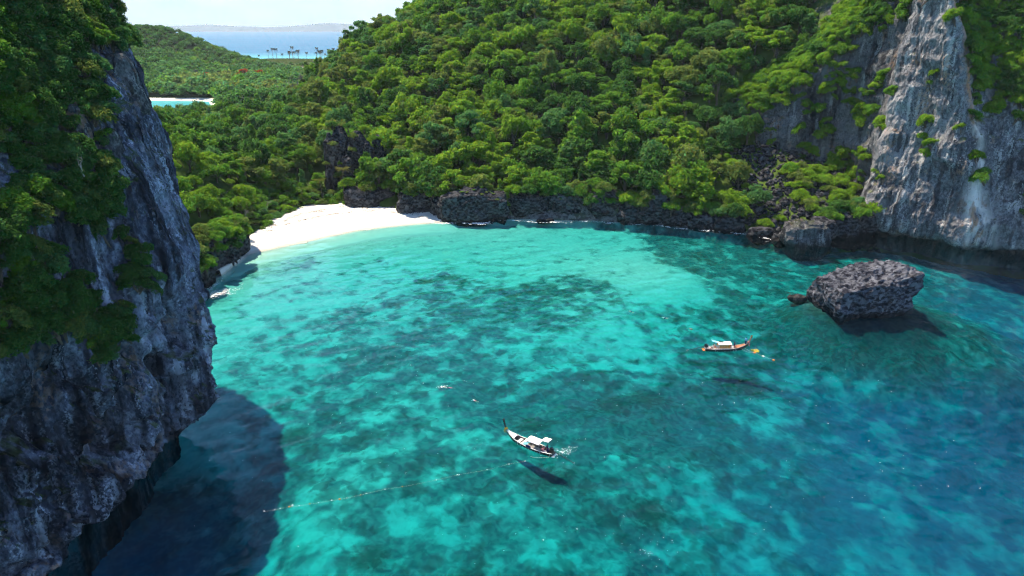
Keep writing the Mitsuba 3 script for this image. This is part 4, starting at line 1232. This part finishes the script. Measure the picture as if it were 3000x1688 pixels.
def body_mesh(J, parts, grow=0.0):
    """J: joints; parts: list of (joint a, joint b, radius a, radius b)"""
    ms = [bone(J[a], J[b], ra + grow, rb + grow) for a, b, ra, rb in parts]
    m = manifold3d.Manifold.batch_boolean(ms, manifold3d.OpType.Add)
    mm = m.to_mesh()
    return trimesh.Trimesh(mm.vert_properties[:, :3], mm.tri_verts, process=False)


LIMBS = [('pelvis', 'waist', .135, .115), ('waist', 'chest', .115, .145), ('chest', 'neck', .12, .06), ('neck', 'skull', .055, .08), ('skull', 'crown', .088, .085), ('skull', 'chin', .07, .045),
         ('nose', 'skull', .018, .06), ('ear_l', 'skull', .022, .06), ('ear_r', 'skull', .022, .06)]
for s in 'lr':
    LIMBS += [('chest', 'sh_' + s, .10, .065), ('sh_' + s, 'el_' + s, .052, .042), ('el_' + s, 'wr_' + s, .040, .028), ('wr_' + s, 'palm_' + s, .030, .034),
              ('pelvis', 'hip_' + s, .11, .09), ('hip_' + s, 'kn_' + s, .085, .058), ('kn_' + s, 'an_' + s, .055, .037), ('an_' + s, 'toe_' + s, .040, .030)]
    LIMBS += [('palm_' + s, f'f{k}_{s}', .012, .008) for k in range(5)]


def pose(kind):
    """joints of a 1.7 m person facing +x, feet at z = 0"""
    J = {'pelvis': (0, 0, .92), 'waist': (0, 0, 1.08), 'chest': (.01, 0, 1.28), 'neck': (.0, 0, 1.47), 'skull': (.015, 0, 1.60), 'crown': (.0, 0, 1.645), 'chin': (.06, 0, 1.53), 'nose': (.11, 0, 1.585), 'ear_l': (.0, .085, 1.59), 'ear_r': (.0, -.085, 1.59)}
    arms = {'stand': ((.05, .27, 1.13), (.16, .24, .90)), 'reach': ((.18, .24, 1.20), (.40, .14, 1.10)), 'sit': ((.10, .26, 1.14), (.30, .18, .98)), 'swim': ((.0, .30, 1.66), (.02, .20, 1.90)), 'paddle': ((.10, .36, 1.25), (.22, .30, 1.45))}[kind]
    for s, q in (('l', 1), ('r', -1)):
        J['sh_' + s] = (0, .19 * q, 1.40)
        J['el_' + s] = tuple(np.array(arms[0]) * [1, q, 1])
        J['wr_' + s] = tuple(np.array(arms[1]) * [1, q, 1])
        d = unit(np.array(J['wr_' + s]) - np.array(J['el_' + s]))
        wr = np.array(J['wr_' + s])
        J['palm_' + s] = tuple(wr + d * .085)
        side = unit(np.cross(d, [1.0, .2, 0.1]))
        for k, (o, ln) in enumerate([(-.045, .05), (-.026, .085), (-.008, .095), (.010, .088), (.028, .068)]):
            J[f'f{k}_{s}'] = tuple(wr + d * (.085 + ln) + side * o * (1.6 if k == 0 else 1.0) + np.array([.02, 0, -.01]))
        J['hip_' + s] = (0, .10 * q, .88)
        if kind == 'sit':
            J['kn_' + s] = (.40, .16 * q, .86)
            J['an_' + s] = (.46, .14 * q, .46)
        elif kind == 'swim':
            J['kn_' + s] = (-.03, .12 * q, .48)
            J['an_' + s] = (-.10 * (q > 0), .13 * q, .08)
        else:
            J['kn_' + s] = (.03 + .02 * q, .12 * q, .49)
            J['an_' + s] = (-.01 + .03 * q, .13 * q, .08)
        an = np.array(J['an_' + s])
        J['toe_' + s] = tuple(an + ([0.02, 0.01 * q, -.17] if kind == 'swim' else [.15, .02 * q, -.045]))
    return {k: np.array(v, float) for k, v in J.items()}


def person(kind, M, skin, clothes, label, hair='hair_black'):
    J = pose(kind)
    root = numbered('person')
    tag(root, label, 'person')

    def put(name, mesh, mat):
        mesh.apply_transform(M)
        add(name, mesh, mat, 40, parent=root)
    put('body', body_mesh(J, LIMBS), skin)
    for name, mat in clothes:
        if name == 'shirt':
            b = [('pelvis', 'waist', .13, .115), ('waist', 'chest', .115, .145), ('chest', 'sh_l', .10, .07), ('chest', 'sh_r', .10, .07)]
            for s in 'lr':
                J['mid_' + s] = (J['sh_' + s] + J['el_' + s]) / 2
                b.append(('sh_' + s, 'mid_' + s, .062, .058))
            put('shirt', body_mesh(J, b, .018), mat)
        elif name in ('trousers', 'shorts'):
            b = [('pelvis', 'hip_l', .12, .10), ('pelvis', 'hip_r', .12, .10)]
            for s in 'lr':
                J['end_' + s] = J['an_' + s] if name == 'trousers' else (J['hip_' + s] * .35 + J['kn_' + s] * .65)
                b.append(('hip_' + s, 'kn_' + s if name == 'trousers' else 'end_' + s, .092, .068))
                if name == 'trousers':
                    b.append(('kn_' + s, 'end_' + s, .066, .052))
            put(name, body_mesh(J, b, .012), mat)
    J['hair_a'], J['hair_b'] = J['crown'] + [-.02, 0, .015], J['skull'] + [-.045, 0, .0]
    put('hair', body_mesh(J, [('hair_a', 'hair_b', .092, .075)]), hair)


def stand_at(p, facing):
    M = trimesh.transformations.rotation_matrix(facing, [0, 0, 1])
    M[:3, 3] = p
    return M


def float_at(x, y, heading, dz=-.07):
    """lying face down at the surface, head towards heading"""
    R = trimesh.transformations.rotation_matrix(heading, [0, 0, 1]) @ trimesh.transformations.rotation_matrix(math.pi / 2, [0, 1, 0])
    R2 = np.eye(4)
    R2[:3, 3] = (0, 0, -.95)
    M = R @ R2
    M[:3, 3] += (x, y, dz + float(waves(np.array([x]), np.array([y]))[0]))
    return M


A = lambda p: boat_to_world(BOAT_A, p)
B = lambda p: boat_to_world(BOAT_B, p)
person('stand', stand_at(A((-3.55, .05, .05)), BOAT_A[1] + .5), 'skin_tan', [('shirt', 'cloth_navy'), ('trousers', 'cloth_navy')], 'person in navy clothes standing by the engine of the white-decked boat')
person('sit', stand_at(A((-3.0, .45, -.35)), BOAT_A[1] - .4), 'skin_tan', [('shirt', 'cloth_pink'), ('shorts', 'cloth_navy')], 'person in pink shirt sitting in the stern of the white-decked boat')
person('stand', stand_at(B((4.15, .08, 1.17)), BOAT_B[1] + .3), 'skin_tan', [('shirt', 'cloth_sky'), ('trousers', 'cloth_navy')], 'person in light blue top standing on the orange-brown foredeck')
person('reach', stand_at(B((1.75, .1, .06)), BOAT_B[1] - .3), 'skin_tan', [('shirt', 'cloth_navy'), ('trousers', 'cloth_navy')], 'person all in navy standing amidships behind the orange-brown foredeck')
person('stand', stand_at(B((1.02, .5, .06)), BOAT_B[1] + .8), 'skin_pale', [('shorts', 'cloth_red')], 'bare-chested person standing at the front of the canopy')
person('sit', stand_at(B((-2.9, -.1, -.3)), BOAT_B[1] + 2.6), 'skin_tan', [('shirt', 'cloth_white'), ('shorts', 'cloth_navy')], 'person in white shirt sitting aft of the canopy, seen behind its end')
person('sit', stand_at(B((-2.45, .35, -.3)), BOAT_B[1]), 'skin_pale', [('shorts', 'cloth_orange')], 'bare-backed person sitting under the light blue awning')
person('swim', float_at(29.2, 159.4, math.atan2(.8, -.58)), 'skin_pale', [('shorts', 'cloth_navy')], 'swimmer floating face down, farthest from both boats towards the beach', )
person('swim', float_at(36.7, 155.6, math.atan2(.58, -.81)), 'skin_pale', [('shirt', 'cloth_white'), ('shorts', 'cloth_navy')], 'swimmer in white top, middle of the three in a row')
person('swim', float_at(41.4, 148.7, math.atan2(.7, -.7)), 'skin_pale', [('shorts', 'cloth_red')], 'swimmer stretched out with arms ahead, nearest the orange-prowed boat')
person('swim', float_at(-12.1, 120.3, -.1), 'skin_pale', [('shirt', 'cloth_pink'), ('shorts', 'cloth_navy')], 'swimmer in pink top kicking up a splash')
person('paddle', float_at(-7.0, 115.5, 2.4), 'skin_pale', [('shirt', 'cloth_white'), ('shorts', 'cloth_red')], 'swimmer in pale top and red shorts near the white-decked boat')


# ------------------------------------------------------------------ buoys, ropes, floating things
def surf(x, y):
    return float(waves(np.array([x]), np.array([y]))[0])


def buoy(x, y, r, mat, label, group, stretch=1.0, rz=0.0, dz=0.08):
    m = trimesh.creation.icosphere(2, r)
    v = np.array(m.vertices) * [stretch, 1, .92]
    eye = trimesh.creation.torus(r * .22, r * .07, 10, 6)
    eye.apply_transform(trimesh.transformations.rotation_matrix(math.pi / 2, [1, 0, 0]))
    eye.apply_translation((0, 0, r * 1.02))
    M = stand_at((x, y, surf(x, y) + dz), rz)
    root = numbered('buoy')
    tag(root, label, 'buoy', group)
    for nm, mm, mt in (('float', trimesh.Trimesh(v, m.faces, process=False), mat), ('eye', eye, 'rope_pale')):
        mm.apply_transform(M)
        add(nm, mm, mt, True, parent=root)


def rope(name, pts, r, label):
    pts = np.array(pts, float)
    d = np.r_[0, np.cumsum(np.linalg.norm(np.diff(pts, axis=0), axis=1))]
    u = np.linspace(0, d[-1], max(8, int(d[-1] / .6)))
    q = np.stack([PchipInterpolator(d, pts[:, k])(u) for k in range(3)], -1)
    tag(add(name, tube(q, [r] * len(q), 5), 'rope_pale', True), label, 'rope')


LINE = [(-35.6, 83.2), (-34.2, 83.5), (-33.5, 83.8), (-32.3, 84.2), (-31.9, 84.5), (-30.9, 84.4), (-29.5, 84.8), (-28.3, 85.1), (-26.5, 85.7), (-25.4, 86.0), (-22.5, 87.0), (-21.7, 87.3), (-19.1, 88.2), (-16.6, 88.9), (-11.6, 90.7), (-8.5, 91.9), (-8.2, 91.9), (-3.9, 93.3), (-0.5, 94.8), (2.1, 95.7)]
rope('float_line', [(x, y, .05 + surf(x, y)) for x, y in LINE if (x, y) not in ((-31.9, 84.5), (-8.2, 91.9))], .012, 'long thin float line on the water below the white-decked boat')
where = lambda i: 'near the headland shadow' if i < 5 else 'before the middle of the line' if i < 10 else 'past the middle of the line' if i < 15 else 'at the end by the white-decked boat'
for i, (x, y) in enumerate(LINE):
    o = i in (3, 6, 9, 10, 13)
    buoy(x, y, .09 + .05 * (i in (3, 4, 9)), 'buoy_orange' if o else 'buoy_white', f"small {'orange' if o else 'white'} float on the long line, {where(i)}", 'floats on the long line', 1.3, .4)
for i, (dx, dy) in enumerate([(0, 0), (.42, .1), (.85, .05), (.2, -.4), (.62, -.35), (1.0, -.38), (.4, -.75), (.8, -.75), (-.3, .2)]):
    buoy(52.0 + dx, 136.9 + dy, .21, 'buoy_yellow', 'yellow float in the cluster tied under the orange prow', 'yellow floats under the orange prow')
for x, y, mat, nm in ((51.9, 135.7, 'buoy_orange', 'orange-white float where the two bow ropes meet'), (53.2, 134.0, 'buoy_white', 'white float, second out along the bow rope'), (54.8, 132.3, 'buoy_orange', 'pale orange float, farthest out along the bow rope')):
    buoy(x, y, .2, mat, nm, None, 1.5, -.8)
rope('bow_rope', [B((3.5, -.35, 1.0)), (50.7, 136.1, .45), (51.9, 135.75, .12)], .025, 'bow rope nearer the prow, slack down to the float')
rope('bow_rope', [B((2.9, -.5, .85)), (50.0, 135.9, .3), (51.85, 135.65, .1)], .025, 'bow rope farther from the prow, sagging to the float')
rope('anchor_line', [(51.9, 135.7, .1), (53.2, 134.0, .08), (54.8, 132.3, .08)], .02, 'thin line linking the three floats off the bow')
rope('stern_rope', [A((-4.3, .5, .55)), A((-4.4, 1.0, .1)), A((-2.9, 2.0, .06)), A((-1.8, 2.4, .05))], .03, 'pale rope trailing from the stern of the white-decked boat')

# foam: flecks and wave wash, one mass
fv, ff = [], []
rng = np.random.default_rng(15)


def fleck(x, y, r):
    n = 6
    a = np.linspace(0, 2 * math.pi, n, endpoint=False) + rng.uniform(0, 6)
    q = r * rng.uniform(.5, 1.2, n)
    z = surf(x, y) + .04
    o = len(fv)
    fv.append((x, y, z + .03 + .1 * r))
    for k in range(n):
        fv.append((x + q[k] * math.cos(a[k]) * 1.4, y + q[k] * math.sin(a[k]), z - .03))
    for k in range(n):
        ff.append((o, o + 1 + k, o + 1 + (k + 1) % n))


def wash(x, y, n, sx, sy, r, ang=0.0):
    for _ in range(n):
        a, b = rng.normal() * sx, rng.normal() * sy
        fleck(x + a * math.cos(ang) - b * math.sin(ang), y + a * math.sin(ang) + b * math.cos(ang), r * rng.uniform(.3, 1.2))


wash(-77.5, 171.5, 330, 2.8, 1.3, .17, .7)
wash(-79.5, 169, 60, 1.2, .5, .3, .6)
wash(-80.5, 176, 60, .4, 3, .25)
wash(-20, 243.3, 110, 4.0, .5, .32, .12)
wash(-12, 243.0, 120, 2.0, .7, .42, .1)
wash(12, 244.6, 150, 3.6, .7, .32)
wash(1, 246.5, 50, 5, .4, .25)
for x, y, a in ((26, 245.2, 0), (36, 243.6, -.2), (44, 241.4, -.3), (52, 238.2, -.35), (60, 236, -.3), (68, 233, -.35), (76, 229, -.4), (83, 223.5, -.4), (90, 212.8, -.1)):
    wash(x + 1.5 * math.sin(x), y, 26, 1.5, .4, .26, a)
wash(8.6, 98.6, 70, 1.0, .55, .10, .4)
wash(-13.6, 120.6, 26, .5, .25, .10)
wash(18, 75.5, 40, 1.8, 2.6, .06)
for _ in range(240):
    x, y = rng.uniform(-50, 75), rng.uniform(70, 140)
    if y > 70 + abs(x) * .2 and land_distance(np.array([x]), np.array([y]))[0] < 0:
        fleck(x, y, rng.uniform(.03, .10))
tag(add('sea_foam', trimesh.Trimesh(np.array(fv), np.array(ff), process=False), 'foam', False), 'white wave wash and flecks of foam', kind='stuff')


# ------------------------------------------------------------------ beach: driftwood and wrack
bx = RegularGridInterpolator((np.arange(-90, -16, 0.5), np.arange(186, 270, 0.5)), bz, bounds_error=False, fill_value=1.0)
bits = []
for line, nn, sp in (([(-79, 231), (-74, 239), (-66, 247.5), (-58, 251.5), (-49, 251)], 260, .35), ([(-81, 236), (-77, 247), (-69, 255), (-62, 258.5), (-54, 256.5)], 320, .9), ([(-82, 222), (-81, 236)], 120, 1.0), ([(-56, 258), (-46, 254), (-34, 250.5), (-28, 248.5)], 180, .8)):
    ln = LineString(line)
    for k in range(nn):
        q = ln.interpolate(rng.beta(1.2, 1.2) * ln.length)
        x, y = q.x + rng.normal() * sp, q.y + rng.normal() * sp
        if nf(np.array([[x * .25, y * .25, 3.0]]), 3, 5)[0] < .46:
            continue
        s = rng.uniform(.08, .30)
        bits.append(box((x, y, float(bx((x, y))) + s * .15), (s * rng.uniform(1, 3.5), s * .6, s * .35), rng.uniform(0, 3.1), rng.normal() * .2, rng.normal() * .2))
tag(add('beach_wrack', join(bits), 'wrack', False), 'dark seaweed and twigs in lines along the top of the beach', kind='stuff')
for x, y, ln, a, lab in ((-52, 252.4, 3.4, .1, 'longest driftwood log near the right end of the beach'), (-44, 251.5, 2.4, -.4, 'driftwood log before the square dark bluff'), (-33, 247.8, 2.2, .5, 'driftwood log beside the grassy-topped rock'), (-70, 250.5, 2.6, .6, 'driftwood log at the middle of the beach'), (-79, 238, 2.0, 1.2, 'driftwood log near the left end of the beach')):
    z = float(bx((x, y))) + .12
    d = np.array([math.cos(a), math.sin(a), .03]) * ln / 2
    side = np.array([-math.sin(a), math.cos(a), .4])
    tag(add('driftwood', join([tube([(x, y, z) - d, np.array((x, y, z)) + side * .08, (x, y, z) + d], [.16, .13, .07], 7), tube([(x, y, z), np.array((x, y, z)) + d * .3 + side * .7], [.07, .02], 5)]), 'grey_wood', 40), lab, 'driftwood')


# ------------------------------------------------------------------ palms, dead trees, flame trees
def frond(L, droop, rng, n=13):
    pts = np.array([(L * t, 0, L * (.42 * t - droop * t * t)) for t in np.linspace(0, 1, n)])
    mid = tube(pts, np.linspace(.05, .012, n), 3)
    v, f = [], []
    for i in range(1, n):
        t = i / (n - 1)
        ll = L * .30 * math.sin(math.pi * min(1, .12 + t * .9)) + .12
        for s in (1, -1):
            p = pts[i]
            q = p + [ll * .45, s * ll * .8, -ll * .45 + rng.normal() * .04]
            w = pts[i] - pts[i - 1]
            o = len(v)
            v += [p - w * .30, p + w * .35, q]
            f.append((o, o + 1, o + 2))
    return join([mid, trimesh.Trimesh(np.array(v), f, process=False)])


def palm_parts(h, lean, rng, nf_=15, L=3.2, hang=1.0):
    trunk = tube([(0, 0, -.6), (lean * .15, 0, h * .3), (lean * .5, .1, h * .7), (lean, .15, h)], [.22, .16, .13, .12], 7)
    fr = []
    for i in range(nf_):
        a = i * 2.4 + rng.normal() * .15
        m = frond(L * rng.uniform(.85, 1.1), hang * rng.uniform(.45, 1.05) if i > nf_ // 3 else rng.uniform(.15, .4), rng)
        M = trimesh.transformations.rotation_matrix(a, [0, 0, 1])
        M[:3, 3] = (lean, .15, h)
        m.apply_transform(M)
        fr.append(m)
    return trunk, fr


def leafy(mesh, rgb, rng):
    c = np.asarray(rgb) * rng.uniform(.8, 1.2, (len(mesh.vertices), 1))
    return c


rng = np.random.default_rng(21)
for x, y, h, lean, L, rgb, lab in ((-64.4, 263.5, 14.2, .5, 3.4, (.17, .18, .05), 'coconut palm with tired yellowish crown at the back of the beach'), (-73.5, 267, 7.5, -.6, 3.0, (.16, .2, .04), 'short leaning palm among the bushes behind the beach'), (-80, 262, 5.0, .4, 2.8, (.12, .2, .04), 'low palm in the scrub near the left end of the beach')):
    t, fr = palm_parts(h, lean, rng, 15, L)
    root = numbered('palm_tree')
    tag(root, lab, 'palm')
    M = stand_at((x, y, max(float(hill_at((x, y))), 1.5)), .4)
    t.apply_transform(M)
    add('trunk', t, 'bark', True, parent=root)
    for m in fr:
        m.apply_transform(M)
        add('frond', m, 'leaf', False, parent=root, color=leafy(m, rgb, rng))
m = frond(2.6, .1, rng)
M = stand_at((-55.5, 253.6, float(bx((-55.5, 253.6))) + .1), -.5) @ trimesh.transformations.rotation_matrix(.38, [0, 1, 0])
m.apply_transform(M)
tag(add('fallen_frond', m, 'leaf', False, color=leafy(m, (.42, .40, .03), rng)), 'yellow fallen palm frond lying on the sand', 'palm frond')
for j in range(3):
    t, fr = palm_parts(16 + 3 * j, rng.uniform(-2.5, 2.5), rng, 30, 3.8, 1.15)
    m = join(fr)
    hh = 16 + 3 * j
    m.vertices[:, 2] = hh + (m.vertices[:, 2] - hh) * 1.9
    t.apply_transform(np.diag([1.9, 1.9, 1, 1]))
    scene[f'far_palm_{j}_group'] = {'type': 'shapegroup', 'trunk': mikit.ply(t, 'bark', smooth=True), 'crown': mikit.ply(m, 'leaf', color=leafy(m, (.03, .05, .025), rng))}
for i, x in enumerate((-514, -505, -481.5, -470.2, -465, -455.8, -446.6, -438.3, -434.2, -408.6, -402.4, -398.3, -392.2, -385, -381.9, -476, -461, -452, -443.5, -405, -389, -378, -496)):
    k = tag(numbered('far_palm'), f"tall dark coconut palm on the far shore, {'left cluster' if x < -468 else 'middle cluster' if x < -420 else 'right cluster'}", 'palm', 'palms on the far shore')
    inst(k, f'far_palm_{(i * 5 + i // 4) % 3}_group', x + 2.5 * math.sin(i * 5.1), 1500 + (i * 37) % 60, 4, (.72 if i < 2 else .85) + .45 * ((i * 7) % 5) / 5, i * 1.1)


def branches(p, d, L, r, depth, rng, out):
    q = p + d * L
    mid = p + d * L * .5 + rng.normal(size=3) * L * .07
    out.append(tube([p, mid, q], [r, r * .8, r * .55], 5 if depth > 1 else 4))
    if depth == 0:
        return
    for k in range(int(rng.integers(2, 4))):
        nd = unit(d + rng.normal(size=3) * .55 + [0, 0, .12])
        branches(p + (q - p) * rng.uniform(.55, 1.0), nd, L * rng.uniform(.55, .78), r * .55, depth - 1, rng, out)


def dead_tree(x, y, z, h, lab, seed, spread=0.0):
    r = np.random.default_rng(seed)
    limbs = []
    branches(np.array([x, y, z - .5]), unit(np.array([r.normal() * .2, r.normal() * .2, 1.0])), h * .36, h * .018 + .03, 4, r, limbs)
    root = numbered('dead_tree')
    tag(root, lab, 'tree')
    add('trunk', limbs[0], 'grey_wood', True, parent=root)
    add('branch', join(limbs[1:]), 'grey_wood', True, parent=root)


for i, (x, y, z, h, lab) in enumerate([
        (-63.5, 108, 56, 7.5, 'bare grey tree standing tall on the upper headland'), (-65.5, 112, 60, 5, 'smaller bare grey tree above the rock spurs of the headland'), (-57.2, 93, 47, 4, 'bare grey tree leaning out above the headland drop'),
        (-57, 80, 38, 3.4, 'low bare grey tree low on the headland slope'), (-56.5, 98, 43, 4, 'bare grey twisted tree by the bare rock of the headland'), (-60, 85, 45, 3.5, 'bare grey bush-like tree halfway up the headland slope'),
        (-125, 428, 31, 17, 'tallest bare grey-brown tree on the saddle skyline'), (-138, 428, 26, 14, 'bare grey tree left of the tallest one in the saddle'), (-149, 398, 21, 15, 'bare brownish tree in the middle of the saddle'), (-141, 398, 21, 13, 'bare brownish tree low in the saddle'), (-133, 440, 29, 13, 'thin bare tree behind the tallest one in the saddle'),
        (-86, 240, 6.5, 5, 'pale bare tree at the left back of the beach'), (-84.5, 216, 9, 4.5, 'pale bare bush above the tall dark rock')]):
    dead_tree(x, y, z, h, lab, 300 + i)

r = np.random.default_rng(9)
for i, (x, y, s, lab) in enumerate([(-311.4, 850, 1.0, 'flame tree covered in orange-red blossom, left one of the pair'), (-293.6, 850, .95, 'flame tree with flat orange-red top, right one of the pair'), (-355.9, 850, .75, 'small half-green flame tree with orange blossom, apart from the pair'), (-301, 870, .4, 'little flame tree peeping out behind the pair')]):
    L, S = layered_lobes(r, 7.5, 7.0, 4.0)
    v, f, c = foliage(L, np.array(S) * [1, 1, 1.3], 900, 1.1, r, (.05, .09, .03))
    up = np.array(L)[:, 2] > 6.0
    v2, f2, c2 = foliage(np.array(L)[up] + [0, 0, .7], np.array(S)[up] * [1.08, 1.08, 1.2], 900 if i != 2 else 260, .9, r, (.62, .085, .018), hue=.2, up=.8)
    root = numbered('flame_tree')
    tag(root, lab, 'tree')
    M = stand_at((x, y, float(far_at((x, y))) + 3.0), i * 1.0) @ np.diag([1.15 * s, 1.15 * s, s, 1])
    for nm, vv, fc, cc in (('crown', v, f, c), ('blossom', v2, f2, c2)):
        mm = trimesh.Trimesh(vv, fc, process=False)
        mm.apply_transform(M)
        add(nm, mm, 'leaf', False, parent=root, color=cc)
    t = trunk_mesh(r, 7, 4.0, 6, L)
    t.apply_transform(M)
    add('trunk', t, 'bark', True, parent=root)
for i, (x, y, s, lab) in enumerate([(-303.8, 780, 1.0, 'feathery grey-green conical tree in front of the flame trees'), (-345, 860, .9, 'feathery blue-green tree below the far headland, right one'), (-372, 860, .95, 'feathery blue-green tree below the far headland, left one')]):
    L, S = slender_lobes(r, 9, 13, 1.5)
    v, f, c = foliage(L, np.array(S) * [1, 1, .9], 1500, .9, r, (.085, .125, .075), hue=.05)
    root = numbered('casuarina_tree')
    tag(root, lab, 'tree')
    M = stand_at((x, y, float(far_at((x, y))) - .5), 0) @ np.diag([s, s, s, 1])
    mm = trimesh.Trimesh(v, f, process=False)
    mm.apply_transform(M)
    add('crown', mm, 'leaf', False, parent=root, color=c)
    t = trunk_mesh(r, 7, 2.0, 9, L)
    t.apply_transform(M)
    add('trunk', t, 'bark', True, parent=root)

# bare rock spurs breaking through the scrub of the headland
for i, (x, y, z, sx, h, lab) in enumerate([(-63.0, 117.5, 55, 2.6, 6.5, 'grey rock spur highest on the headland edge'), (-61.5, 113, 51, 2.2, 5.5, 'grey rock spur below the highest one on the headland edge'), (-61.5, 101, 51.5, 2.0, 4.5, 'broad grey rock spur among the headland shrubs'), (-60.2, 97, 47.5, 1.7, 4.0, 'sharp grey rock spur among the headland shrubs'), (-59, 103.5, 47, 1.8, 4.5, 'grey rock spur between the shrubs and the drop'), (-66.5, 124, 59.5, 2.2, 6, 'dark rock spur on the skyline of the headland')]):
    m = rock_mesh((x, y, z), (sx, sx * .8, h), 130 + i, i * 1.1, 5, .3, .8, -.35)
    tag(add('rock_spur', m, 'limestone', True), lab, 'rock')

scene['haze_clear'] = {'type': 'null'}
scene['haze'] = {'type': 'cube', 'to_world': T().translate([0, 15000, 321]).scale([45000, 45000, 341]), 'bsdf': {'type': 'ref', 'id': 'haze_clear'}, 'interior': {'type': 'ref', 'id': 'haze_air'}}
tag('haze', 'thin sea haze that pales the far hills', kind='stuff')
